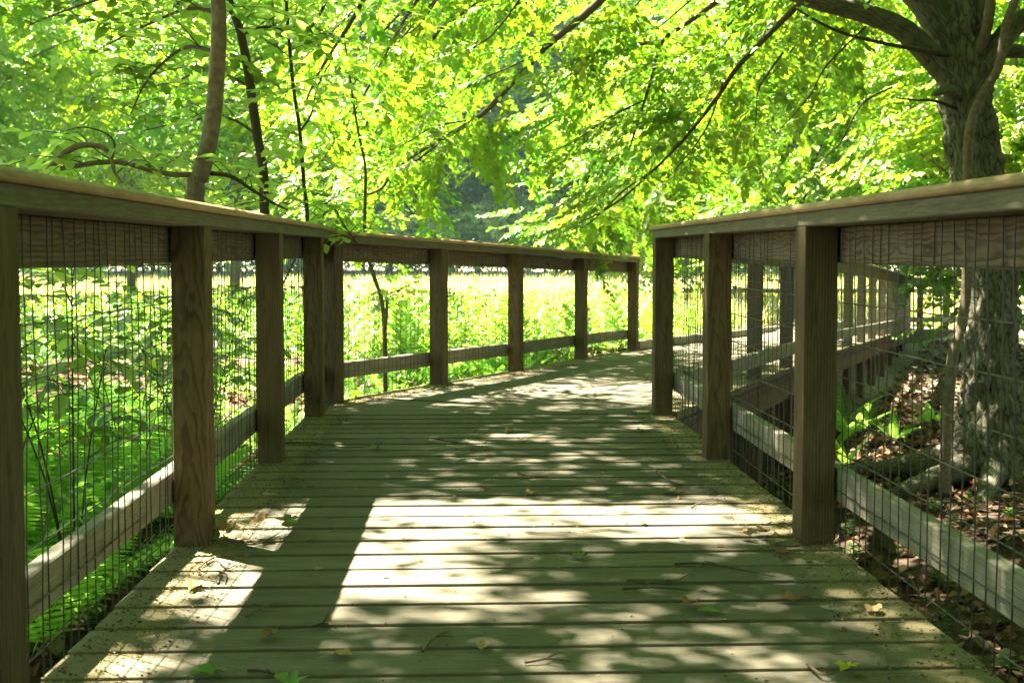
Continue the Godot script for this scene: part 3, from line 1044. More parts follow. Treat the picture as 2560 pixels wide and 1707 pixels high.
func roof(xf: Array, cols: Array, r: RandomNumberGenerator, x0: float, x1: float, z0: float, z1: float, y0: float, y1: float, per: float) -> void:
	var n := int((x1 - x0) * (z1 - z0) * per)
	for k in n:
		var x := r.randf_range(x0, x1)
		var z := r.randf_range(z0, z1)
		var y := lerpf(y0, y1, r.randf())
		var dens := noise.get_noise_3d(x * 1.1, y * 1.4, z * 1.1)
		if dens < -0.3 and r.randf() < 0.6: continue
		var edge := minf(minf(x - x0, x1 - x), minf(z - z0, z1 - z))
		if edge < 0.8 and r.randf() > edge / 0.8: continue
		if y < 1.3 + 0.29 * z and z > 0.0: continue
		var p := Vector3(x, y, -z)
		if shades_open(p, 0.04) and r.randf() > 0.08: continue
		xf.append(turned(p, Vector3(r.randfn(), r.randfn() * 0.3, r.randfn()), r.randf_range(-0.6, 0.6), r.randf_range(0.8, 1.25)))
		cols.append(leaf_tint(r, Color(0.27, 0.40, 0.085)))

func make_side_trees() -> void:
	# trees that stand beside and behind the camera; their crowns close the shade over the deck
	var spots := [[Vector3(-3.4, 0, 3.6), "slender woodland tree standing in the ferns behind the first railing posts", -6.5, 3.0, -8.5, -0.6], [Vector3(5.6, 0, -2.0), "woodland tree whose crown shades the litter bank beside the railing", 3.0, 10.0, -6.0, 6.5]]
	for s in spots:
		var r := RandomNumberGenerator.new()
		r.seed = int(s[0].x * 100) + 900
		var at: Vector3 = s[0]
		at.y = ground_y(at.x, -at.z)
		var t := thing("woodland_tree", s[1], "tree", "", at)
		limb(t, "trunk", [Vector3(0, -0.2, 0), Vector3(0.05, 1.5, 0.03), Vector3(-0.05, 4.0, 0.1), Vector3(0.1, 8.5, 0)], 0.19, 0.06, M.bark, 0.08, 20)
		for k in 7:
			var a := TAU * k / 7.0
			limb(t, "limb", [Vector3(0, 3.6 + 0.4 * k, 0.08), Vector3(cos(a) * 1.0, 4.4 + 0.4 * k, sin(a) * 1.0), Vector3(cos(a) * 2.6, 5.0 + 0.35 * k, sin(a) * 2.6)], 0.05, 0.015, M.bark, 0.0, 8)
		var xf: Array = []
		var cols: Array = []
		roof(xf, cols, r, s[2], s[3], s[4], s[5], 3.8, 7.4, 380.0 if at.x < 0.0 else 240.0)
		for i in xf.size(): xf[i].origin -= at
		bake("crown", clusters, M.leaf, xf, cols, t)

# broad-leaved tree made of leaf sprays on branch ends
func leafy_tree(called: String, label: String, category: String, group: String, at: Vector3, h: float, cr: float, low: float, blobs: int, base: Color, meshes: Array, mat: Material, seed_: int, trunk_r := 0.12) -> Node3D:
	var r := RandomNumberGenerator.new()
	r.seed = seed_
	var t := thing(called, label, category, group, at)
	var lean := Vector3(r.randf_range(-0.4, 0.4), 0, r.randf_range(-0.4, 0.4))
	var tp := [Vector3(0, -0.3, 0), Vector3(0, h * 0.3, 0) + lean * 0.4, Vector3(0, h * 0.65, 0) + lean, Vector3(0, h * 0.95, 0) + lean * 1.3]
	limb(t, "trunk", tp, trunk_r, trunk_r * 0.2, M.bark, 0.05, 10, 5)
	var xf: Array = []
	var cols: Array = []
	for b in blobs:
		var q := Vector3(r.randfn(), r.randfn(), r.randfn()).normalized() * pow(r.randf(), 0.45)
		var c := Vector3(q.x * cr, lerpf(low, h, q.y * 0.5 + 0.5), q.z * cr) + lean
		var br := cr * r.randf_range(0.26, 0.42)
		var tone := base * r.randf_range(0.75, 1.25)
		if b % 9 == 0:
			limb(t, "limb", [Vector3(lean.x, clampf(c.y - cr * 0.5, h * 0.2, h * 0.8), lean.z), Vector3(c.x * 0.5, c.y - 0.15 * cr, c.z * 0.5), c], trunk_r * 0.3, 0.01, M.bark, 0.0, 5, 3)
		xf.append(Transform3D(Basis(Vector3.UP, r.randf() * TAU) * Basis(Vector3(1, 0, 0), r.randfn() * 0.2).scaled(Vector3.ONE * br), c))
		cols.append(leaf_tint(r, tone, 0.15))
	split_by_mesh("crown", meshes, mat, xf, cols, t)
	return t

func make_trees() -> void:
	# the wood behind and beside the camera, which keeps the skylight off the near faces
	var backs := [[-7.5, -5.5], [-3.5, -7.5], [0.6, -8.6], [4.6, -7.2], [8.6, -4.6], [10.2, 0.2], [10.8, 5.2], [11.5, 9.0], [-9.5, -1.5]]
	var where := ["past the end of the boardwalk beside the fern bed", "behind the boardwalk's start", "astride the boardwalk's start", "past the litter bank's end", "at the far end of the litter bank", "high on the litter bank", "beyond the big trunk among the shade", "next to the shaded tree past the bank", "on the fern bed's outer side"]
	for i in backs.size():
		var b = backs[i]
		leafy_tree("shade_tree", "dense dark woodland tree " + where[i], "tree", "trees of the dark wood round the boardwalk's start", Vector3(b[0], ground_y(b[0], b[1]), -b[1]), 8.5, 2.9, 0.5, 34, Color(0.27, 0.40, 0.085), blobs_mid, M.leaf, 1300 + i, 0.16)
	# middle distance
	var mids := [
		[-8.2, 16.5, 7.0, 2.4, 1.0, "young tree in full sun behind the arching bare branch"],
		[-5.0, 19.5, 8.0, 2.5, 1.0, "leafy tree in full sun at the meadow edge behind the twin stems"],
		[-11.5, 20.5, 8.5, 2.8, 1.0, "tall sunlit tree on the meadow edge nearest the open sky"],
		[-8.2, 23.5, 9.0, 2.6, 1.0, "rounded sunlit tree standing out in the meadow"],
		[6.4, 14.5, 7.0, 2.5, 0.8, "bushy tree beyond the second run of railing"],
		[8.6, 17.0, 8.0, 2.8, 0.6, "tree with low dense boughs behind the thick grey trunk"],
		[5.0, 19.5, 7.5, 2.4, 0.6, "sunlit tree behind the pale rail fence"],
		[10.5, 13.0, 7.5, 2.6, 0.8, "shaded tree in the woods past the litter bank"],
		[13.5, 20.0, 9.5, 3.2, 0.8, "broad tree in the woods behind the sunlit far railing"],
		[2.6, 24.0, 7.0, 2.5, 0.5, "pale sunlit tree at the meadow edge past the last railing post"]]
	var k := 0
	for m in mids:
		var g := ground_y(m[0], m[1])
		leafy_tree("meadow_tree", m[5], "tree", "trees round the near edge of the meadow", Vector3(m[0], g, -m[1]), m[2], m[3], m[4], 44, Color(0.27, 0.40, 0.085), blobs_mid, M.leaf, 400 + k, 0.11)
		k += 1
	# tree line across the meadow
	var r := RandomNumberGenerator.new()
	r.seed = 5
	for row in 3:
		for i in 15:
			var z := 50.0 + row * 9.0 + r.randf_range(-3, 3)
			var x := -33.0 + 66.0 * (i + 0.5 * row) / 14.0 + r.randf_range(-1.2, 1.2)
			var g := ground_y(x, z)
			var h := r.randf_range(15.0, 19.0) + row * 3.0
			leafy_tree("far_tree", "tall tree in the far wood across the meadow", "tree", "trees of the far wood across the meadow", Vector3(x, g, -z), h, r.randf_range(2.9, 3.7), [2.0, 0.4, 0.2][row], 92, Color(0.13, 0.24, 0.07) * r.randf_range(0.75, 1.25), blobs_far, M.leaf_far, 700 + row * 50 + i, 0.17)
	# bushes at the foot of the far wood
	for i in 13:
		var x := -26.0 + 4.2 * i + r.randf_range(-1, 1)
		var z := 44.0 + r.randf_range(-3, 3)
		leafy_tree("meadow_bush", "pale round bush in full sun below the far wood", "bush", "bushes along the foot of the far wood", Vector3(x, ground_y(x, z), -z), r.randf_range(2.4, 5.0), 2.1, 0.2, 22, Color(0.22, 0.33, 0.1), blobs_far, M.leaf_far, 900 + i, 0.05)

# ---------------------------------------------------------------- saplings beside the railing
func grow_leaves(parent: Node, path: Array, n_twigs: int, reach: float, r: RandomNumberGenerator, out_xf: Array, from := 0.1, bias := Vector3.ZERO) -> void:
	for k in n_twigs:
		var t := lerpf(from, 1.0, (k + r.randf()) / n_twigs) * (path.size() - 1)
		var i := mini(int(t), path.size() - 2)
		var at: Vector3 = path[i].lerp(path[i + 1], t - i)
		var a := r.randf() * TAU
		var dir := (Vector3(cos(a), r.randf_range(-0.1, 0.5), sin(a)) + bias).normalized()
		var l := reach * r.randf_range(0.4, 1.0)
		var p1 := at + dir * l * 0.5 + Vector3(0, 0.03, 0)
		var p2 := at + dir * l + Vector3(0, -0.1 * l, 0)
		var q := limb(parent, "twig", [at, p1, p2], 0.0024, 0.001, M.twig, 0.0, 4, 2)
		var m := int(l / 0.05) + 2
		for j in m:
			var s := lerpf(0.2, 1.0, float(j) / (m - 1)) * (q.size() - 1)
			var b := mini(int(s), q.size() - 2)
			var c: Vector3 = q[b].lerp(q[b + 1], s - b)
			var sd := dir.cross(Vector3.UP).normalized() * (1.0 if j % 2 == 0 else -1.0)
			var d := (sd * r.randf_range(0.5, 1.0) + dir * r.randf_range(0.2, 0.8) + Vector3(0, r.randf_range(-0.55, 0.1), 0)).normalized()
			if j == m - 1: d = (dir + Vector3(0, -0.3, 0)).normalized()
			if shades_open(c + d * 0.04): continue
			out_xf.append(turned(c, d, r.randf_range(-0.45, 0.45), r.randf_range(0.7, 1.25)))

func put_leaves(parent: Node, xf: Array, meshes: Array, most := 280) -> void:
	var eye := Vector3(0, EYE, 0)
	var near := xf.duplicate()
	near.sort_custom(func(a, b): return (a.origin - eye).length_squared() < (b.origin - eye).length_squared())
	var rest: Array = []
	var cols: Array = []
	for i in near.size():
		if i < most:
			var o := mi("leaf", meshes[i % meshes.size()], M.leaf_one[(i * 7) % 4], parent)
			o.transform = near[i]
		else:
			rest.append(near[i])
			cols.append(leaf_tint(rng, Color(0.19, 0.33, 0.05)))
	bake("foliage", meshes, M.leaf, rest, cols, parent)

func make_saplings() -> void:
	var lm := [leaf_mesh(0.085, 0.05, 0.22), leaf_mesh(0.075, 0.047, 0.35), leaf_mesh(0.065, 0.04, 0.15)]
	var r := RandomNumberGenerator.new()
	r.seed = 21
	# 1: the thickest, bent at the rail
	var t := thing("sapling", "young tree with thick bent brown trunk rising behind the second railing post", "tree")
	var d := 4.2
	var g := px(452, 470, d)
	var p := limb(t, "trunk", [Vector3(g.x + 0.02, ground_y(g.x, d) - 0.1, -d), Vector3(g.x, 0.5, -d), px(448, 448, d), px(457, 410, d), px(475, 345, d), px(489, 265, d), px(497, 170, d), px(501, 90, d), px(500, 0, d), px(490, -150, d), px(470, -420, d)], 0.036, 0.026, M.smooth, 0.03, 20)
	var b1 := limb(t, "branch", [px(440, 400, 4.2), px(400, 401, 4.15), px(350, 392, 4.1), px(290, 375, 4.05), px(240, 372, 4.0), px(180, 380, 3.95), px(118, 392, 3.95), px(60, 420, 3.95)], 0.011, 0.009, M.smooth, 0.05, 8)
	var b2 := limb(t, "branch", [px(110, 392, 3.95), px(150, 350, 3.9), px(190, 333, 3.9), px(235, 338, 3.9), px(255, 365, 3.9), px(262, 395, 3.9), px(280, 420, 3.9)], 0.013, 0.005, M.smooth, 0.05, 8)
	var b3 := limb(t, "branch", [px(485, 398, 4.25), px(530, 405, 4.4), px(570, 430, 4.6), px(620, 462, 4.8), px(660, 482, 5.0)], 0.01, 0.004, M.twig, 0.05, 8)
	limb(t, "branch", [px(255, 372, 4.0), px(262, 330, 4.0), px(240, 305, 4.0), px(190, 292, 4.0), px(150, 300, 4.0)], 0.004, 0.002, M.twig)
	var xf: Array = []
	var up := smooth_path([px(501, 60, d), px(470, -60, d + 0.2), px(380, -200, d + 0.4)], 4)
	grow_leaves(t, b1, 10, 0.35, r, xf, 0.1, Vector3(0, -0.1, 0))
	grow_leaves(t, b2, 4, 0.3, r, xf)
	grow_leaves(t, b3, 9, 0.35, r, xf)
	for q in [[px(500, 30, 4.3), px(430, 20, 4.6), px(330, 60, 5.0), px(230, 110, 5.3)], [px(497, 120, 4.3), px(420, 110, 4.7), px(340, 180, 5.1), px(300, 260, 5.3)], [px(490, -40, 4.3), px(300, -20, 4.8), px(160, 20, 5.2), px(60, 60, 5.4)]]:
		var b := limb(t, "branch", q, 0.01, 0.003, M.twig, 0.0, 6)
		grow_leaves(t, b, 15, 0.55, r, xf)
	put_leaves(t, xf, lm)
	# 2: dark straight stem
	t = thing("sapling", "dark slim tree stem just behind the third railing post", "tree")
	d = 5.2
	g = px(606, 455, d)
	p = limb(t, "trunk", [Vector3(g.x + 0.03, ground_y(g.x, d) - 0.1, -d), Vector3(g.x + 0.01, 0.6, -d), px(606, 455, d), px(602, 380, d), px(590, 310, d), px(575, 200, d), px(553, 80, d), px(525, 0, d), px(480, -140, d), px(440, -380, d)], 0.025, 0.018, M.twig, 0.05, 12)
	xf = []
	grow_leaves(t, p, 16, 0.6, r, xf, 0.22)
	for q in [[px(590, 310, d), px(520, 270, 5.4), px(420, 280, 5.7), px(330, 300, 5.9)], [px(553, 80, d), px(620, 60, 5.4), px(680, 90, 5.6)], [px(575, 200, d), px(480, 160, 5.6), px(390, 190, 6.0), px(260, 210, 6.3)]]:
		var b := limb(t, "branch", q, 0.008, 0.003, M.twig, 0.0, 6)
		grow_leaves(t, b, 12, 0.55, r, xf)
	put_leaves(t, xf, lm)
	# 3: thin stem
	t = thing("sapling", "thin dark sapling between the third and fourth railing posts", "tree")
	d = 5.6
	g = px(706, 500, d)
	p = limb(t, "trunk", [Vector3(g.x, ground_y(g.x, d) - 0.1, -d), Vector3(g.x, 0.6, -d), px(705, 498, d), px(697, 420, d), px(688, 300, d), px(672, 190, d), px(661, 60, d), px(655, -20, d), px(640, -200, d)], 0.011, 0.008, M.twig, 0.05, 8)
	xf = []
	grow_leaves(t, p, 20, 0.5, r, xf, 0.2)
	var bb := limb(t, "branch", [px(690, 300, d), px(715, 260, 5.7), px(728, 200, 5.8), px(760, 140, 5.9)], 0.006, 0.003, M.twig)
	grow_leaves(t, bb, 8, 0.4, r, xf)
	put_leaves(t, xf, lm)
	# 4: bent stem seen through the wire
	t = thing("sapling", "crooked thin sapling seen through the wire after the railing's bend", "tree")
	d = 6.95
	g = px(885, 880, d)
	p = limb(t, "trunk", [Vector3(g.x, ground_y(g.x, d) - 0.1, -d), px(884, 820, d), px(882, 740, d), px(874, 680, d), px(852, 615, d), px(838, 540, d), px(838, 470, d), px(838, 380, d), px(822, 300, d), px(806, 200, d), px(790, 80, d)], 0.017, 0.006, M.twig, 0.05, 8)
	limb(t, "branch", [px(884, 760, d), px(887, 720, d - 0.03), px(889, 690, d - 0.03)], 0.012, 0.009, M.twig)
	xf = []
	grow_leaves(t, p, 22, 0.5, r, xf, 0.22)
	bb = limb(t, "branch", [px(874, 680, d), px(920, 665, 7.1), px(970, 640, 7.3)], 0.006, 0.003, M.twig)
	grow_leaves(t, bb, 8, 0.4, r, xf)
	put_leaves(t, xf, lm)
	# a leafy shrub that leans on the rail at the bend
	t = thing("shrub", "leafy shoot leaning over the cap board at the railing's bend", "shrub")
	var s := limb(t, "stem", [Vector3(-1.35, ground_y(-1.35, 5.9) - 0.05, -5.9), Vector3(-1.3, 0.6, -5.85), px(745, 490, 5.75), px(790, 520, 5.6), px(820, 560, 5.5)], 0.006, 0.003, M.twig)
	xf = []
	grow_leaves(t, s, 16, 0.28, r, xf, 0.45)
	put_leaves(t, xf, lm)
	# shrubs behind the wire of the near bays
	var spots := [[-2.3, 3.6, "leafy shrub reaching rail height behind the nearest wire bay"], [-2.7, 4.9, "tall leafy shrub behind the fern bed"], [-1.9, 5.4, "leafy shrub among the saplings behind the third post"], [-1.5, 3.7, "low shrub with broad leaves behind the wire of the nearest bay"], [-2.1, 4.4, "wide leafy shrub deep behind the nearest wire bay"], [-1.45, 5.0, "leafy shrub behind the wire between second and third posts"], [-2.9, 5.6, "shrub with yellow green leaves at the back of the fern bed"], [-1.75, 6.3, "shrub with dark leaves behind the posts at the bend"], [-3.4, 7.2, "sunlit shrub where the fern bed meets the meadow"]]
	for q in spots:
		var at := Vector3(q[0], ground_y(q[0], q[1]), -q[1])
		t = thing("shrub", q[2], "shrub", "", Vector3.ZERO)
		xf = []
		for k in 4:
			var a := r.randf() * TAU
			var hgt := r.randf_range(0.85, 1.25)
			var st := limb(t, "stem", [at + Vector3(0, -0.05, 0), at + Vector3(cos(a) * 0.12, hgt * 0.5, sin(a) * 0.12), at + Vector3(cos(a) * 0.35, hgt, sin(a) * 0.35)], 0.0042, 0.002, M.twig)
			grow_leaves(t, st, 9, 0.4, r, xf, 0.55)
		put_leaves(t, xf, lm, 120)

# ---------------------------------------------------------------- ferns, herbs, litter
func frond_mesh(r: RandomNumberGenerator, l: float) -> ArrayMesh:
	var v := PackedVector3Array()
	var ix := PackedInt32Array()
	var n := 24
	var bend := r.randf_range(0.35, 0.6)
	var prev := Vector3.ZERO
	for i in n:
		var t := (i + 1.0) / n
		var c := Vector3(l * t, -bend * l * t * t * 0.8, 0)
		var d := Vector3(1, -bend * 1.6 * t, 0).normalized()
		# stalk
		var o := v.size()
		for q in [prev, c]:
			v.append(q + Vector3(0, 0, 0.0022 * (1.1 - t)))
			v.append(q - Vector3(0, 0, 0.0022 * (1.1 - t)))
		ix.append_array(PackedInt32Array([o, o + 1, o + 2, o + 1, o + 3, o + 2]))
		prev = c
		if t < 0.12: continue
		var pl: float = l * 0.18 * pow(sin(PI * pow(t, 0.75) * 0.96 + 0.1), 0.8) * r.randf_range(0.92, 1.06)
		for s in [-1.0, 1.0]:
			var pd := (Vector3(0, -0.16, s) + d * 0.35).normalized()
			add_leaf(v, ix, c, pd, Vector3.UP, pl, l / n * 0.62, 0.12, [[0.12, 0.5], [0.6, 0.4]])
	return arr_mesh(v, PackedVector3Array(), PackedVector2Array(), ix)

func make_ferns() -> void:
	var r := RandomNumberGenerator.new()
	r.seed = 63
	var fm: Array = []
	for k in 4: fm.append(frond_mesh(r, 0.62 + 0.05 * k))
	var spots: Array = []
	for k in 52: spots.append([r.randf_range(-3.4, -1.45), r.randf_range(3.3, 6.8), r.randf_range(0.7, 1.1), 0])
	for k in 12:
		var z := r.randf_range(7.0, 10.0)
		spots.append([-0.4 + (z - 6.8) * 0.45 - r.randf_range(0.5, 1.7), z, r.randf_range(0.5, 0.75), 1])
	for q in [[2.75, 9.3], [3.05, 9.8], [3.35, 9.5], [3.2, 10.6], [4.4, 9.6], [4.2, 10.9], [2.5, 8.2]]: spots.append([q[0], q[1], r.randf_range(0.5, 0.75) * (0.55 if q[1] < 8.5 else 1.0), 2])
	var labels := ["green fern growing in the fern bed behind the near wire bays", "green fern growing below the railing past its bend", "green fern on the litter bank beside the big trunk"]
	var groups := ["ferns behind the near wire bays", "ferns past the railing's bend", "ferns beside the big trunk"]
	for s in spots:
		var t := thing("fern", labels[s[3]], "fern", groups[s[3]], Vector3(s[0], ground_y(s[0], s[1]) - 0.01, -s[1]))
		var n := r.randi_range(6, 9)
		for i in n:
			var a := TAU * i / n + r.randf_range(-0.3, 0.3)
			var pitch := deg_to_rad(r.randf_range(42, 72))
			var o := mi("frond", fm[r.randi() % 4], M.frond[r.randi() % 3], t)
			o.transform = Transform3D(Basis(Vector3.UP, a) * Basis(Vector3(0, 0, 1), pitch), Vector3(cos(a) * 0.02, 0, -sin(a) * 0.02))
			o.scale = Vector3.ONE * float(s[2]) * r.randf_range(0.8, 1.1)

func herb_mesh(r: RandomNumberGenerator, h: float, n: int, l: float) -> ArrayMesh:
	var v := PackedVector3Array()
	var ix := PackedInt32Array()
	for i in n:
		var t := (i + 1.0) / n
		var a := i * 2.4
		var up := Vector3(0, 1, 0)
		var dir := Vector3(cos(a), 0.35 + 0.7 * t, sin(a)).normalized()
		add_leaf(v, ix, Vector3(0, h * t * 0.96, 0), dir, up, l * (1.25 - 0.75 * t), l * 0.4, 0.2, PLAIN)
	var o := v.size()
	for k in 3:
		v.append(Vector3(cos(TAU * k / 3), 0, sin(TAU * k / 3)) * 0.004)
	v.append(Vector3(0, h, 0))
	for k in 3: ix.append_array(PackedInt32Array([o + k, o + (k + 1) % 3, o + 3]))
	return arr_mesh(v, PackedVector3Array(), PackedVector2Array(), ix)

func grass_mesh(r: RandomNumberGenerator, n: int, h: float) -> ArrayMesh:
	var v := PackedVector3Array()
	var ix := PackedInt32Array()
	for i in n:
		var a := r.randf() * TAU
		var b := Vector3(r.randfn(), 0, r.randfn()) * 0.07
		var tip := b + Vector3(cos(a) * 0.16, h * r.randf_range(0.6, 1.1), sin(a) * 0.16)
		var mid := b.lerp(tip, 0.55) + Vector3(0, h * 0.1, 0)
		var s := Vector3(-sin(a), 0, cos(a)) * 0.006
		var o := v.size()
		v.append_array(PackedVector3Array([b - s, b + s, mid - s, mid + s, tip]))
		ix.append_array(PackedInt32Array([o, o + 1, o + 2, o + 1, o + 3, o + 2, o + 2, o + 3, o + 4]))
	return arr_mesh(v, PackedVector3Array(), PackedVector2Array(), ix)

func make_undergrowth() -> void:
	var r := RandomNumberGenerator.new()
	r.seed = 88
	var herbs := [herb_mesh(r, 0.55, 24, 0.15), herb_mesh(r, 0.42, 18, 0.14)]
	# single plants by the railing
	for k in 46:
		var z := r.randf_range(9.2, 14.5)
		var x := 0.55 + (z - 9.2) * 0.46 - r.randf_range(0.35, 3.2)
		var o := mi("meadow_herb", herbs[k % 2], M.leaf_one[[1, 2, 2, 1][k % 4]])
		meta(o, "upright leafy herb with narrow leaves growing just beyond the far railing posts", "plant", "herbs beyond the far railing posts")
		o.transform = Transform3D((Basis(Vector3.UP, r.randf() * TAU) * Basis(Vector3(1, 0, 0), r.randfn() * 0.2)).scaled(Vector3.ONE * r.randf_range(0.7, 1.6)), Vector3(x, ground_y(x, z) - 0.02, -z))
	var xf: Array = []
	var cols: Array = []
	for k in 1500:
		var z := r.randf_range(10.5, 19.0)
		var x := 1.1 + (z - 10.5) * 0.46 - pow(r.randf(), 0.7) * 9.0 - 0.4
		if r.randf() > 1.25 - (z - 10.5) / 9.0: continue
		xf.append(Transform3D((Basis(Vector3.UP, r.randf() * TAU) * Basis(Vector3(1, 0, 0), r.randfn() * 0.3)).scaled(Vector3.ONE * r.randf_range(0.45, 1.25)), Vector3(x, ground_y(x, z) - 0.02, -z)))
		cols.append(leaf_tint(r, Color(0.23, 0.37, 0.06)))
	var bx: Array = []
	var bc: Array = []
	for k in 150:
		var z := r.randf_range(10.0, 17.0)
		var x := 0.8 + (z - 10.0) * 0.46 - pow(r.randf(), 0.8) * 8.5 - 0.5
		var w := r.randf_range(0.16, 0.34)
		bx.append(Transform3D(Basis(Vector3.UP, r.randf() * TAU).scaled(Vector3(w, w * 1.1, w)), Vector3(x, ground_y(x, z) + w * 0.5, -z)))
		bc.append(leaf_tint(r, Color(0.23, 0.37, 0.06)))
	for k in 70:
		var z := r.randf_range(16.0, 25.0)
		var x := r.randf_range(-0.5, 0.2) * z
		var w := r.randf_range(0.2, 0.42)
		bx.append(Transform3D(Basis(Vector3.UP, r.randf() * TAU).scaled(Vector3(w, w * 0.9, w)), Vector3(x, ground_y(x, z) + w * 0.4, -z)))
		bc.append(leaf_tint(r, Color(0.23, 0.37, 0.06)))
	for k in 110:
		var z := r.randf_range(6.9, 10.5)
		var x := -0.4 + (z - 6.8) * 0.445 - r.randf_range(0.3, 3.4)
		var w := r.randf_range(0.1, 0.2)
		bx.append(Transform3D(Basis(Vector3.UP, r.randf() * TAU).scaled(Vector3(w, w * 1.2, w)), Vector3(x, ground_y(x, z) + w * 0.5, -z)))
		bc.append(leaf_tint(r, Color(0.16, 0.31, 0.04)))
	var weeds := []
	for k in 2: weeds.append(blob_mesh(r, 24, 9, 0.24, 0.6))
	var o7 := mi("weeds", joined(weeds, bx, bc), M.leaf)
	meta(o7, "soft low mass of bright green weeds between the herbs and the meadow", "weeds", "", "stuff")
	var o2 := many("undergrowth", herbs[0], M.leaf, xf, cols)
	meta(o2, "mass of yellow green herbs between the railing and the meadow", "undergrowth")
	xf = []
	cols = []
	for k in 12000:
		var z := 16.5 + 30.0 * pow(r.randf(), 1.3)
		var x := r.randf_range(-0.52, 0.42) * z
		if side_of_path(x, z) > -1.9 and z < 21.0: continue
		xf.append(Transform3D(Basis(Vector3.UP, r.randf() * TAU).scaled(Vector3.ONE * r.randf_range(0.7, 1.4)), Vector3(x, ground_y(x, z) - 0.02, -z)))
		cols.append(leaf_tint(r, Color(0.58, 0.54, 0.39), 0.2))
	var o3 := many("meadow_grass", grass_mesh(r, 11, 0.42), M.leaf, xf, cols)
	meta(o3, "tall pale yellow grass of the sunny meadow", "grass")
	# leaf litter
	xf = []
	cols = []
	var dry := [Color(0.16, 0.108, 0.06), Color(0.11, 0.074, 0.043), Color(0.21, 0.152, 0.088), Color(0.075, 0.054, 0.034)]
	for k in 26000:
		var z := 0.8 + 12.5 * pow(r.randf(), 1.2)
		var x := r.randf_range(-5.0, 7.5)
		var s := side_of_path(x, z)
		if s < 0.02 and s > -1.75: continue
		if z > 10.0 and s < -3.0: continue
		var up := Vector3(r.randfn() * 0.35, 1, r.randfn() * 0.35).normalized()
		var b := Basis(Vector3.UP, r.randf() * TAU) * Basis(Vector3(1, 0, 0), r.randfn() * 0.4) * Basis(Vector3(0, 0, 1), r.randfn() * 0.3)
		xf.append(Transform3D(b.scaled(Vector3.ONE * r.randf_range(0.7, 1.35)), Vector3(x, ground_y(x, z) + r.randf_range(0.005, 0.035), -z)))
		cols.append(leaf_tint(r, dry[r.randi() % 4], 0.25))
	for k in 9000:
		var z := r.randf_range(9.0, 20.0)
		var x := 0.69 + (z - 5.26) * 0.445 + r.randf_range(0.3, 7.0)
		var b := Basis(Vector3.UP, r.randf() * TAU) * Basis(Vector3(1, 0, 0), r.randfn() * 0.4)
		xf.append(Transform3D(b.scaled(Vector3.ONE * r.randf_range(0.9, 1.6)), Vector3(x, ground_y(x, z) + r.randf_range(0.005, 0.03), -z)))
		cols.append(leaf_tint(r, dry[r.randi() % 4], 0.25))
	var o4 := many("leaf_litter", leaf_mesh(0.075, 0.05, 0.6), M.litter, xf, cols)
	meta(o4, "brown dry leaf litter covering the ground beside the boardwalk", "leaf litter")
	# low green seedlings in the litter
	xf = []
	cols = []
	for k in 700:
		var right := r.randf() < 0.5
		var z := r.randf_range(1.6, 8.5)
		var x := r.randf_range(1.15, 4.2) if right else r.randf_range(-3.6, -1.1)
		if noise.get_noise_2d(x * 2.2 + 9.0, z * 2.2) < 0.0: continue
		if side_of_path(x, z) > -1.75 and side_of_path(x, z) < 0.1: continue
		xf.append(Transform3D(Basis(Vector3.UP, r.randf() * TAU).scaled(Vector3(1, 0.35, 1) * r.randf_range(0.3, 0.55)), Vector3(x, ground_y(x, z), -z)))
		cols.append(leaf_tint(r, Color(0.07, 0.18, 0.025)))
	var o5 := many("ground_cover", herbs[1], M.leaf, xf, cols)
	meta(o5, "small green seedlings scattered through the leaf litter", "seedlings")

# ---------------------------------------------------------------- litter on the deck
func curled_leaf(r: RandomNumberGenerator, l: float, lobes: int) -> ArrayMesh:
	var v := PackedVector3Array()
	var n := PackedVector3Array()
	var ix := PackedInt32Array()
	v.append(Vector3(l * 0.4, 0.004, 0))
	var k := 16
	for i in k:
		var a := TAU * i / k
		var rad := 0.5 * l * (0.82 + 0.3 * cos(a) * 0.5 + (0.28 * cos(a * lobes) if lobes > 0 else 0.0))
		var x := l * 0.45 + cos(a) * rad
		var z := sin(a) * rad * 0.72
		v.append(Vector3(x, 0.006 + absf(z) * r.randf_range(0.15, 0.55) + r.randf_range(0.0, 0.008), z))
	for i in k: ix.append_array(PackedInt32Array([0, 1 + i, 1 + (i + 1) % k]))
	# stalk
	var o := v.size()
	v.append_array(PackedVector3Array([Vector3(-0.25 * l, 0.004, 0.001), Vector3(-0.25 * l, 0.006, -0.001), Vector3(0.05 * l, 0.008, 0.001), Vector3(0.05 * l, 0.008, -0.001)]))
	ix.append_array(PackedInt32Array([o, o + 1, o + 2, o + 1, o + 3, o + 2]))
	return arr_mesh(v, n, PackedVector2Array(), ix)

func deck_px(u: float, v: float) -> Vector2:             # where a pixel of the 2352 px wide view meets the deck
	var r := ray(u, v)
	var t := 3.0
	for k in 12:
		t = (deck_y(t) - EYE) / r.y
	return Vector2(r.x * t, t)

func place_flat(o: Node3D, p: Vector2, turn: float, s := 1.0, h := 0.001) -> void:
	o.transform = Transform3D(Basis(Vector3.UP, turn).scaled(Vector3.ONE * s), on_deck(p, h))

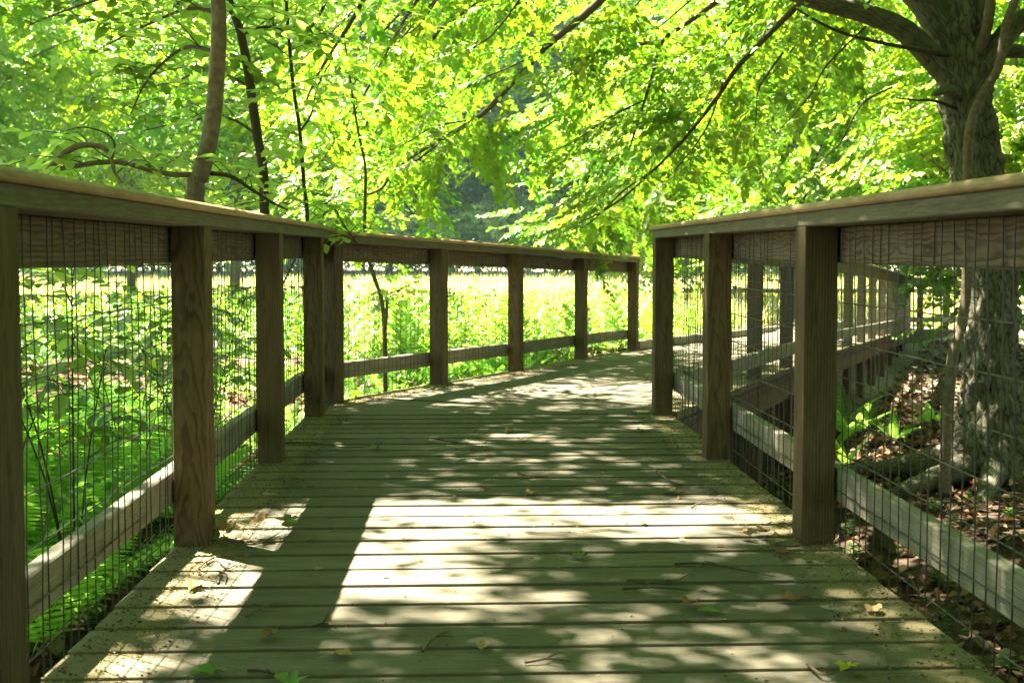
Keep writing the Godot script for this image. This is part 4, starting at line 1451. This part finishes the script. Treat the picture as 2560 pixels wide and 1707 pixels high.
func make_deck_litter() -> void:
	var r := RandomNumberGenerator.new()
	r.seed = 41
	var lv: Array = []
	for k in 5: lv.append(curled_leaf(r, 0.07, [0, 5, 0, 4, 5][k]))
	var named := [
		[1655, 1413, 0.75, 4, 3, "pale green lobed leaf lying alone in the shade on the planks", "leaf"],
		[1965, 1533, 0.9, 5, 1, "bright yellow leaf fallen near the moss strip"],
		[525, 1550, 1.2, 4, 1, "fresh green leaf fallen on the planks beside a long twig"],
		[660, 1560, 1.3, 4, 4, "large fresh green leaf lying next to another green leaf"],
		[435, 1362, 1.0, 5, 3, "yellow green leaf lying inside the wire shadow"],
		[752, 1513, 0.8, 2, 0, "small tan leaf curled on the shaded planks"],
		[1120, 1482, 0.8, 2, 2, "tan folded leaf with a dark underside on the planks"],
		[1335, 1277, 0.9, 3, 1, "pale leaf beside a thin curved twig"],
		[1210, 1140, 0.9, 2, 1, "light brown leaf at the edge of the bright sun patch"],
		[1530, 1127, 1.1, 2, 0, "long dry tan leaf touching a pale twig"],
		[1165, 995, 1.1, 2, 4, "pale dry leaf lying near the bend of the deck"],
		[1330, 952, 0.9, 3, 3, "green leaf on the deck before the last railing bays"],
		[870, 1030, 1.1, 3, 0, "grey green leaf lying in a patch of small sun flecks"],
		[1475, 990, 0.9, 4, 2, "small green leaf near the corner post"],
		[1830, 1277, 0.9, 1, 3, "dark brown curled leaf at the foot of the near post"],
		[1605, 1385, 0.9, 1, 1, "dark crumpled leaf on the shaded planks"],
		[1845, 1385, 0.9, 1, 4, "dark crumpled leaf near the moss strip"],
		[630, 1455, 0.9, 1, 0, "red brown leaf scrap beside a curved twig"],
		[2010, 1418, 1.0, 2, 2, "buff leaf lying where the moss begins"]]
	for q in named:
		var o := mi("fallen_leaf", lv[q[4]], M.dry[q[3]])
		meta(o, q[5], "leaf", "leaves fallen on the deck")
		place_flat(o, deck_px(q[0], q[1]), r.randf() * TAU, q[2] * 0.9)
	for k in 70:
		var z := r.randf_range(1.9, 8.0)
		var x := r.randf_range(-0.82, 0.85)
		if z > 5.2: x = r.randf_range(-0.4, 0.5) + (z - 5.2) * 0.45
		var o := mi("fallen_leaf", lv[r.randi() % 5], M.dry[[0, 1, 0, 2, 1, 3][r.randi() % 6]])
		meta(o, "scrap of dry brown leaf lying on the planks", "leaf", "dry leaf scraps on the deck")
		place_flat(o, Vector2(x, z), r.randf() * TAU, r.randf_range(0.22, 0.5))
	# the heap of wilted leaves by the second post
	var c := deck_px(560, 1238)
	for k in 9:
		var o := mi("wilted_leaf", lv[k % 5], M.dry[[4, 3, 4, 2][k % 4]])
		meta(o, "wilted green leaf in the small heap by the second railing post", "leaf", "wilted leaves heaped by the second post")
		o.transform = Transform3D((Basis(Vector3.UP, r.randf() * TAU) * Basis(Vector3(1, 0, 0), r.randfn() * 0.45)).scaled(Vector3.ONE * r.randf_range(0.8, 1.15)), on_deck(c + Vector2(r.randf_range(-0.09, 0.11), r.randf_range(-0.035, 0.035)), 0.008 + 0.006 * k))
	# dry brown heap near the near post, right of the sun patch
	c = deck_px(1760, 1237)
	for k in 6:
		var o := mi("crumpled_leaf", lv[k % 5], M.dry[[0, 2, 0][k % 3]])
		meta(o, "crumpled brown leaf in the heap beside the near corner of the deck", "leaf", "crumpled brown leaves heaped before the near post")
		o.transform = Transform3D((Basis(Vector3.UP, r.randf() * TAU) * Basis(Vector3(1, 0, 0), r.randfn() * 0.6)).scaled(Vector3.ONE * r.randf_range(0.4, 0.7)), on_deck(c + Vector2(r.randf_range(-0.07, 0.07), r.randf_range(-0.03, 0.03)), 0.008 + 0.004 * k))
	# twigs
	var tw := [
		[[640, 1097], [680, 1118], [720, 1131], [755, 1133], "forked grey twig lying before the third railing post"],
		[[640, 1447], [690, 1450], [735, 1440], [755, 1415], "curved brown twig in the shade of the rail"],
		[[565, 1420], [600, 1405], [640, 1387], "short straight twig beside the wire shadow"],
		[[970, 1502], [990, 1480], [1015, 1460], [1035, 1458], "branched dark twig lying across two planks"],
		[[1205, 1527], [1250, 1523], [1280, 1505], "short bent twig on the nearest planks"],
		[[1440, 1336], [1500, 1340], [1560, 1335], [1615, 1300], "long thin bowed twig on the shaded planks"],
		[[1550, 1300], [1610, 1302], [1700, 1312], [1780, 1332], "long thin straight twig crossing the bowed one"],
		[[1430, 1357], [1500, 1358], [1590, 1360], "thin twig lying in line with a plank gap"],
		[[1505, 1080], [1520, 1098], [1555, 1113], [1600, 1118], "pale crooked twig in the fleck lit middle of the deck"],
		[[570, 1545], [600, 1552], [640, 1556], [660, 1562], "brown twig beside the fresh green leaves"],
		[[490, 1285], [470, 1300], [450, 1315], "short pale twig at the foot of the second post"],
		[[1855, 1530], [1890, 1560], [1930, 1545], "small forked twig on the nearest planks by the moss"],
		[[1590, 1170], [1605, 1163], [1630, 1162], [1650, 1168], "small curled twig at the border of the sun patch"],
		[[1780, 1255], [1820, 1262], [1880, 1250], [1900, 1240], "dark twig at the base of the near post"],
		[[650, 1020], [720, 1022], [790, 1030], [850, 1030], "dark twig lying beside the fourth railing post"],
		[[520, 1250], [560, 1258], [600, 1250], [650, 1225], "stalk of the wilted leaf heap"],
		[[1000, 1010], [1050, 1022], [1110, 1028], "thin twig near the bend of the deck"],
		[[475, 1300], [500, 1295], [520, 1310], [540, 1305], "thin crooked twig in the wire shadow"],
		[[500, 1345], [505, 1325], [520, 1325], [515, 1345], "tiny looped twig in the wire shadow"],
		[[1190, 1090], [1220, 1100], [1260, 1098], "dark twig bundle by the sun flecks"],
		[[700, 1065], [735, 1068], [770, 1060], "twig against the moss strip by the third post"]]
	for q in tw:
		var pts: Array = []
		for k in q.size() - 1: pts.append(on_deck(deck_px(q[k][0], q[k][1]), 0.005 + 0.004 * (k % 2)))
		var t := thing("twig", q[q.size() - 1], "twig", "twigs lying on the deck")
		var s := smooth_path(pts, 4)
		mi("stick", tube(s, taper(s.size(), 0.0034, 0.0014), 6), M.deadwood if r.randf() < 0.4 else M.twig, t)
		var b: Vector3 = s[s.size() / 2]
		var e := b + Vector3(r.randf_range(-0.05, 0.05), 0.004, r.randf_range(-0.03, 0.03))
		mi("side_shoot", tube([b, b.lerp(e, 0.5) + Vector3(0, 0.002, 0), e], [0.002, 0.0016, 0.001], 5), M.twig, t)
	# crumbs along the edges and on the planks
	var xf: Array = []
	var cols: Array = []
	for k in 9000:
		var z := r.randf_range(1.4, 8.5)
		var edge := r.randf() < 0.92
		var a: float
		if edge: a = pow(r.randf(), 1.6) * 0.2
		else: a = r.randf_range(0.0, 0.85)
		var x := (-0.77 - 0.038 * z + a) if r.randf() < 0.5 else (0.965 - 0.038 * z - a)
		if z > 5.2: x = (-0.93 + (z - 5.72) * 0.449 + a * 0.9) if r.randf() < 0.7 else (0.72 + (z - 5.26) * 0.445 - a)
		var s := r.randf_range(0.001, 0.0026) * (1.0 if r.randf() < 0.95 else 1.7)
		xf.append(Transform3D(Basis.from_euler(Vector3(r.randf() * TAU, r.randf() * TAU, r.randf() * TAU)).scaled(Vector3(s * 1.5, s * 0.7, s)), on_deck(Vector2(x, z), 0.0025)))
		cols.append([Color(0.10, 0.065, 0.035), Color(0.2, 0.15, 0.06), Color(0.06, 0.04, 0.025), Color(0.26, 0.22, 0.11), Color(0.3, 0.26, 0.15)][r.randi() % 5])
	var cm := SphereMesh.new()
	cm.radius = 1.0
	cm.height = 2.0
	cm.radial_segments = 5
	cm.rings = 3
	var mm := flat_mat(Color.WHITE, 0.9)
	mm.vertex_color_use_as_albedo = true
	var o6 := many("deck_crumbs", cm, mm, xf, cols)
	meta(o6, "brown crumbs and moss grit along the deck edges", "grit")

# ---------------------------------------------------------------- scene
func _ready() -> void:
	# camera
	var cam := Camera3D.new()
	cam.name = "camera"
	cam.position = Vector3(0, EYE, 0)
	cam.rotation_degrees = Vector3(-PITCH, 0, 0)
	cam.fov = rad_to_deg(2.0 * atan(853.5 / F))
	cam.near = 0.05
	cam.far = 400.0
	var lens := CameraAttributesPhysical.new()
	lens.frustum_focal_length = 12.0 / (853.5 / F)
	lens.frustum_focus_distance = 3.6
	lens.exposure_aperture = 8.0
	lens.frustum_near = 0.05
	lens.frustum_far = 400.0
	cam.attributes = lens
	add_child(cam)
	cam.current = true
	# sky and exposure
	var env := Environment.new()
	var sm := ProceduralSkyMaterial.new()
	sm.sky_top_color = Color(0.62, 0.74, 0.88)
	sm.sky_horizon_color = Color(0.93, 0.94, 0.92)
	sm.sky_curve = 0.18
	sm.ground_bottom_color = Color(0.25, 0.28, 0.16)
	sm.ground_horizon_color = Color(0.6, 0.65, 0.55)
	sm.sun_angle_max = 20.0
	sm.energy_multiplier = 0.2
	var sky := Sky.new()
	sky.sky_material = sm
	env.background_mode = Environment.BG_SKY
	env.sky = sky
	env.tonemap_mode = Environment.TONE_MAPPER_LINEAR
	env.tonemap_exposure = 13.5
	env.sdfgi_enabled = true
	env.ssao_enabled = true
	env.ssil_enabled = true
	env.fog_enabled = true
	env.fog_density = 0.0006
	env.fog_light_color = Color(0.78, 1.0, 0.92)
	var we := WorldEnvironment.new()
	we.name = "world_environment"
	we.environment = env
	add_child(we)
	# sun
	var sun := DirectionalLight3D.new()
	sun.name = "sun"
	sun.light_energy = 1.6
	sun.light_color = Color(1.0, 0.95, 0.885)
	sun.light_angular_distance = 0.6
	sun.shadow_enabled = true
	add_child(sun)
	sun.look_at_from_position(Vector3.ZERO, Vector3(SUN_X, -1.0, -SUN_Z), Vector3.UP)

	rng.seed = 1234
	noise.seed = 7
	noise.frequency = 1.0
	noise.fractal_octaves = 3
	# gaps in the crown through which the sun reaches the deck: x, forward, half-widths
	open_spots = [
		[-0.4, 2.46, 0.5, 0.18], [-0.5, 2.85, 0.48, 0.24], [0.0, 3.22, 0.85, 0.2], [0.35, 3.02, 0.36, 0.1], [-0.72, 2.05, 0.15, 0.07],
		[0.23, 2.24, 0.13, 0.06], [0.42, 2.1, 0.14, 0.05], [0.78, 2.3, 0.12, 0.03], [0.06, 2.0, 0.1, 0.05],
		[-0.4, 3.75, 0.09, 0.06], [-0.15, 3.62, 0.1, 0.06], [0.15, 3.8, 0.13, 0.09], [0.48, 3.7, 0.12, 0.07], [0.62, 3.5, 0.12, 0.06],
		[0.0, 4.08, 0.1, 0.09], [0.25, 4.15, 0.12, 0.08], [0.5, 4.1, 0.1, 0.07], [0.1, 4.62, 0.16, 0.1], [-0.1, 4.45, 0.1, 0.08], [0.42, 4.55, 0.1, 0.08], [0.6, 4.85, 0.12, 0.1],
		[-0.62, 3.85, 0.06, 0.05], [-0.6, 4.4, 0.05, 0.05], [-0.23, 5.87, 0.08, 0.08], [0.35, 6.7, 0.2, 0.1], [0.62, 6.6, 0.12, 0.1], [0.9, 8.1, 0.16, 0.14], [0.3, 5.5, 0.16, 0.1],
		[2.5, 5.3, 0.14, 0.12], [1.9, 6.2, 0.12, 0.1]]
	for k in range(5, open_spots.size()):
		open_spots[k][2] *= 0.7
		open_spots[k][3] *= 0.7
	make_materials()
	var r := RandomNumberGenerator.new()
	r.seed = 3
	for k in 4: sprays.append(spray_mesh(r, 13, 0.30, 0.07, []))
	for k in 3: clusters.append(clump_mesh(r, 6, 0.14, 0.085))
	for k in 4: blobs_mid.append(blob_mesh(r, 46, 13, 0.15, 0.55))
	for k in 4: blobs_far.append(blob_mesh(r, 30, 10, 0.27, 0.6))
	make_ground()
	make_boardwalk()
	make_railings()
	make_beech()
	make_side_trees()
	make_trees()
	make_saplings()
	make_ferns()
	make_undergrowth()
	make_deck_litter()
